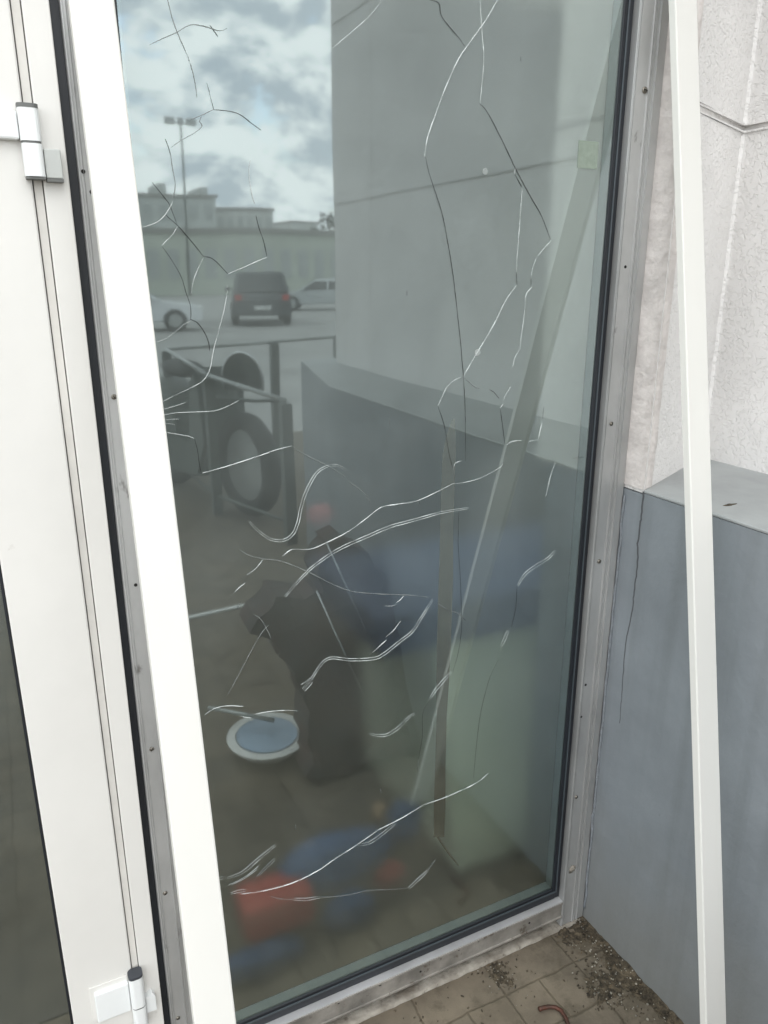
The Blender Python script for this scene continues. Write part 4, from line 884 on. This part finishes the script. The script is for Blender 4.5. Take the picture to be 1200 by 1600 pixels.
# cars
def car(name, label, body_mat, L_, W_, low, cabin, loc, rz, tail='none', plate=True):
    """low / cabin: side outlines (x forward, z up)"""
    t = thing(name, label, 'car', loc, rz)
    T_ = Matrix()
    def pr2(pts, hw0, hw1, z0, z1, name, mt, bev):
        m = MB(); A_, B_ = [], []
        for u, v in pts:
            k = max(0, min(1, (v - z0) / (z1 - z0))); hw = hw0 + (hw1 - hw0) * k
            A_.append(m.bm.verts.new((u, -hw, v))); B_.append(m.bm.verts.new((u, hw, v)))
        m.bm.faces.new(A_); m.bm.faces.new(B_[::-1]); n = len(pts)
        for i in range(n): m.bm.faces.new((A_[i], B_[i], B_[(i + 1) % n], A_[(i + 1) % n]))
        if bev: bmesh.ops.bevel(m.bm, geom=m.bm.edges[:], offset=bev, segments=3, affect='EDGES')
        return mb_local(m, name, mt, t)
    zt = max(v for u, v in cabin); zb = min(v for u, v in cabin)
    pr2(low, W_ / 2, W_ / 2 - .04, .2, zb, 'car_body', body_mat, .05)
    pr2(cabin, W_ / 2 - .06, W_ / 2 - .22, zb, zt, 'cabin', body_mat, .05)
    # glazing: a slightly larger band around the cabin
    def inset(k): 
        cx = sum(u for u, v in cabin) / len(cabin)
        return k
    cs = cabin; hwb = W_ / 2 - .06; hwt = W_ / 2 - .22
    def hw(v): return hwb + (hwt - hwb) * (v - zb) / (zt - zb)
    f0, f1, r1, r0 = cabin[0], cabin[1], cabin[-2], cabin[-1]
    for s in (-1, 1):
        x_mid = (cabin[0][0] + cabin[-1][0]) / 2
        za, zc = zb + .05, zt - .10
        def xe(a, b, z): return a[0] + (b[0] - a[0]) * (z - a[1]) / (b[1] - a[1])
        fa, fc_ = xe(f0, f1, za) - .12, xe(f0, f1, zc) - .10; ra, rc = xe(r0, r1, za) + .12, xe(r0, r1, zc) + .10
        for (pa, pb, pc, pd) in ((fa, fc_, x_mid + .04, x_mid + .04), (x_mid - .04, x_mid - .04, rc, ra)):
            m = MB(); m.quad((pa, s * (hw(za) + .004), za), (pb, s * (hw(zc) + .004), zc), (pc, s * (hw(zc) + .004), zc), (pd, s * (hw(za) + .004), za)); mb_local(m, 'side_window', M['carglass'], t)
    for (a, b, sg, nm) in ((f0, f1, 1, 'windscreen'), (r0, r1, -1, 'rear_window')):
        def xe(z): return a[0] + (b[0] - a[0]) * (z - a[1]) / (b[1] - a[1]) + sg * .006
        za, zc = zb + .05, zt - .09
        m = MB(); m.quad((xe(za), -hw(za) + .12, za), (xe(za), hw(za) - .12, za), (xe(zc), hw(zc) - .08, zc), (xe(zc), -hw(zc) + .08, zc)); mb_local(m, nm, M['carglass'], t)
    xs = [u for u, v in low]; xf, xr = max(xs), min(xs)
    for x in (xr + L_ * .19, xf - L_ * .19):
        for s in (-1, 1):
            m = MB(); m.lathe([(.20, -.11), (.33, -.11), (.345, -.06), (.345, .06), (.33, .11), (.20, .11)], 24, Matrix.Translation((x, s * (W_ / 2 - .10), .34)) @ Matrix.Rotation(R_(90), 4, 'X')); wl = mb_local(m, 'wheel', M['tyre'], t)
            m = MB(); m.lathe([(.05, -.118), (.20, -.114), (.20, .114), (.05, .118)], 20, Matrix.Translation((x, s * (W_ / 2 - .10), .34)) @ Matrix.Rotation(R_(90), 4, 'X')); c = mb_local(m, 'rim', M['steel'], t); c.parent = wl
    for s in (-1, 1):
        m = MB(); m.box(xr - .012, xr + .10, s * (W_ / 2 - .20) - .10, s * (W_ / 2 - .20) + .10, zb - .22, zb - .04, .01); mb_local(m, 'tail_light', M['lamp_red'], t)
        m = MB(); m.box(xf - .12, xf + .010, s * (W_ / 2 - .26) - .15, s * (W_ / 2 - .26) + .15, zb - .30, zb - .16, .01); mb_local(m, 'headlight', M['plate'], t)
        m = MB(); m.box(f0[0] - .35, f0[0] - .22, s * (W_ / 2 + .08) - .09, s * (W_ / 2 + .08) + .09, zb + .02, zb + .16, .02); mb_local(m, 'wing_mirror', body_mat, t)
    m = MB(); m.box(xr - .02, xr - .001, -.26, .26, .55, .67); mb_local(m, 'number_plate', M['plate'], t)
    return t
def mb_local(m, name, mt, t):
    bmesh.ops.recalc_face_normals(m.bm, faces=m.bm.faces)
    me = bpy.data.meshes.new(name); m.bm.to_mesh(me); m.bm.free(); me.materials.append(mt)
    o = bpy.data.objects.new(name, me); COL.objects.link(o); o.parent = t; return o
M['suv'] = mat('dark_car_paint', (0.055, 0.06, 0.065), 0.3, coat=0.5)
M['silver'] = mat('silver_car_paint', (0.50, 0.52, 0.52), 0.3, 0.3, coat=0.5)
M['white_car'] = mat('white_car_paint', (0.75, 0.76, 0.77), 0.3, coat=0.5)
low_s = [(2.15, .35), (2.2, .75), (2.05, .98), (1.1, 1.08), (-2.1, 1.10), (-2.2, .9), (-2.2, .35)]
cab_s = [(1.15, 1.06), (.45, 1.72), (-1.85, 1.74), (-2.12, 1.06)]
low_e = [(2.15, .30), (2.2, .60), (2.0, .80), (.95, .92), (-1.6, .96), (-2.2, .88), (-2.25, .60), (-2.2, .30)]
cab_e = [(1.1, .90), (.25, 1.42), (-.95, 1.42), (-1.75, .92)]
def gp(px, py): q = at(px, py, 2, 0); return Vector((q.x, -q.y, -.12))
q = gp(405, 498)
car('parked_car', 'dark parked off-road car mirrored in the glass above the railing', M['suv'], 4.4, 1.85, low_s, cab_s, q, R_(285))
q = gp(500, 480)
car('parked_car', 'silver parked car mirrored beside the reflected wall edge', M['silver'], 4.4, 1.78, low_e, cab_e, q, R_(205))
q = gp(205, 512)
car('parked_car', 'white parked car mirrored beside the left cover strip', M['white_car'], 4.3, 1.75, low_e, cab_e, q, R_(12))
# buildings, washed-out haze put into their pale wall and window colours
M['bld'] = mat('pale_building', (0.60, 0.61, 0.58), 0.8, var=0.05, vscale=.3)
M['bld2'] = mat('grey_building', (0.52, 0.54, 0.52), 0.8, var=0.05, vscale=.3)
M['bldw'] = mat('building_window', (0.40, 0.42, 0.41), 0.3)
M['bldg'] = mat('green_fence_building', (0.50, 0.53, 0.46), 0.8, var=0.1, vscale=.3)
def bldg(px0, px1, py, Y, depth, label, mt, floors, cols, extra=None):
    a = refl(px0, py, Y); b = refl(px1, py, Y); top = (a.z + b.z) / 2
    t = thing('building', label, 'building', ((a.x + b.x) / 2, -Y, -.12))
    m = MB(); m.box(a.x, b.x, -Y - depth, -Y, -.12, top); m.build('wall', mt, t)
    m = MB(); m.box(a.x - .2, b.x + .2, -Y - depth - .2, -Y + .2, top + .002, top + .35); m.build('roof', M['concrete'], t)
    W_ = (b.x - a.x) / cols; Hf = top / floors
    for i in range(cols):
        for j in range(floors):
            x = a.x + W_ * (i + .5); z = Hf * (j + .5)
            m = MB(); m.box(x - W_ * .3, x + W_ * .3, -Y - .05, -Y + .03, z - Hf * .25, z + Hf * .25); m.build('window', M['bldw'], t)
    return t, a, b, top
t, a, b, top = bldg(120, 336, 306, 95, 14, 'tall pale building mirrored behind the lamp mast', M['bld2'], 3, 9)
for x0, x1, h in ((250, 262, 1.3), (313, 324, 1.0)):
    p = refl(x0, 300, 97); p2 = refl(x1, 300, 97); m = MB(); m.box(p.x, p2.x, -103, -97, top + .36, top + .36 + h); m.build('roof_hut', M['bld2'], t)
bldg(337, 423, 331, 99, 14, 'lower grey building wing mirrored right of the tall building', M['bld'], 3, 6)
bldg(452, 492, 349, 160, 14, 'far pale low building mirrored near the small trees', M['bld'], 2, 5)
bldg(60, 760, 366, 62, 8, 'long low greenish building mirrored across the car park', M['bldg'], 1, 26)
# lamp mast
lp = refl(290, 300, 60); tp_ = refl(283, 190, 60)
lm = thing('floodlight_mast', 'tall thin floodlight mast with three lamp heads mirrored in the sky', 'street lamp', (lp.x, -60, -.12))
m = MB(); m.tube([(lp.x, -60, -.12), (lp.x, -60, tp_.z - .1)], [.12, .06], 10, up=Vector((0, 1, 0))); m.build('mast', M['post'], lm, smooth=True)
m = MB(); m.tube([(lp.x - .75, -60, tp_.z), (lp.x + .75, -60, tp_.z)], .05, 8, up=Vector((0, 0, 1))); m.build('crossarm', M['post'], lm)
for dx in (-.72, 0, .72):
    for s in (-1, 1) if dx else (0,):
        m = MB(); m.box(lp.x + dx + s * .16 - .17, lp.x + dx + s * .16 + .17, -60.25, -59.9, tp_.z - .10, tp_.z + .36, .05); m.build('lamp_head', M['steel'], lm)
# trees
M['leafm'] = mat('tree_leaves', (0.055, 0.075, 0.035), 0.8, var=0.4, vscale=2)
M['bark'] = mat('tree_bark', (0.12, 0.10, 0.08), 0.9)
random.seed(5)
for i, (px, top_py, Yd) in enumerate(((502, 331, 85), (512, 334, 88), (519, 328, 84), (488, 350, 86))):
    p = refl(px, top_py, Yd); p0 = Vector((p.x, -Yd, -.12)); H_ = p.z
    t = thing('tree', ['small slim tree mirrored left of the reflected wall edge', 'bushy tree mirrored between two slim trees', 'tallest tree touching the reflected wall edge', 'low shrubby tree mirrored left of the tree group'][i], 'tree', p0, 0, 'trees beyond the car park')
    m = MB(); m.tube([p0, p0 + Vector((.1, 0, H_ * .5)), p0 + Vector((0, 0, H_ * .95))], [.16, .1, .03], 7)
    for k_ in range(6):
        z = H_ * random.uniform(.4, .85); a_ = random.uniform(0, 6.28); m.tube([p0 + Vector((0, 0, z)), p0 + Vector((math.cos(a_) * .7, math.sin(a_) * .7, z + .7))], [.05, .015], 5)
    m.build('trunk', M['bark'], t)
    m = MB()
    for k_ in range(420):
        z = H_ * random.uniform(.42, 1.0); rr_ = 1.0 * (1.15 - abs(z / H_ - .65) * 2.2) * random.random() ** .5; a_ = random.uniform(0, 6.28)
        if noise.noise(Vector((rr_ * math.cos(a_) * 1.2, rr_ * math.sin(a_) * 1.2, z * 1.1 + i * 9))) < -.08: continue
        c_ = p0 + Vector((rr_ * math.cos(a_), rr_ * math.sin(a_), z)); s_ = random.uniform(.08, .2)
        u1 = Vector((random.gauss(0, 1), random.gauss(0, 1), random.gauss(0, 1))).normalized() * s_; u2 = u1.cross(Vector((random.gauss(0, 1), 1, .3))).normalized() * s_ * .6
        m.quad(c_ - u1, c_ + u2, c_ + u1, c_ - u2)
    m.build('crown', M['leafm'], t)
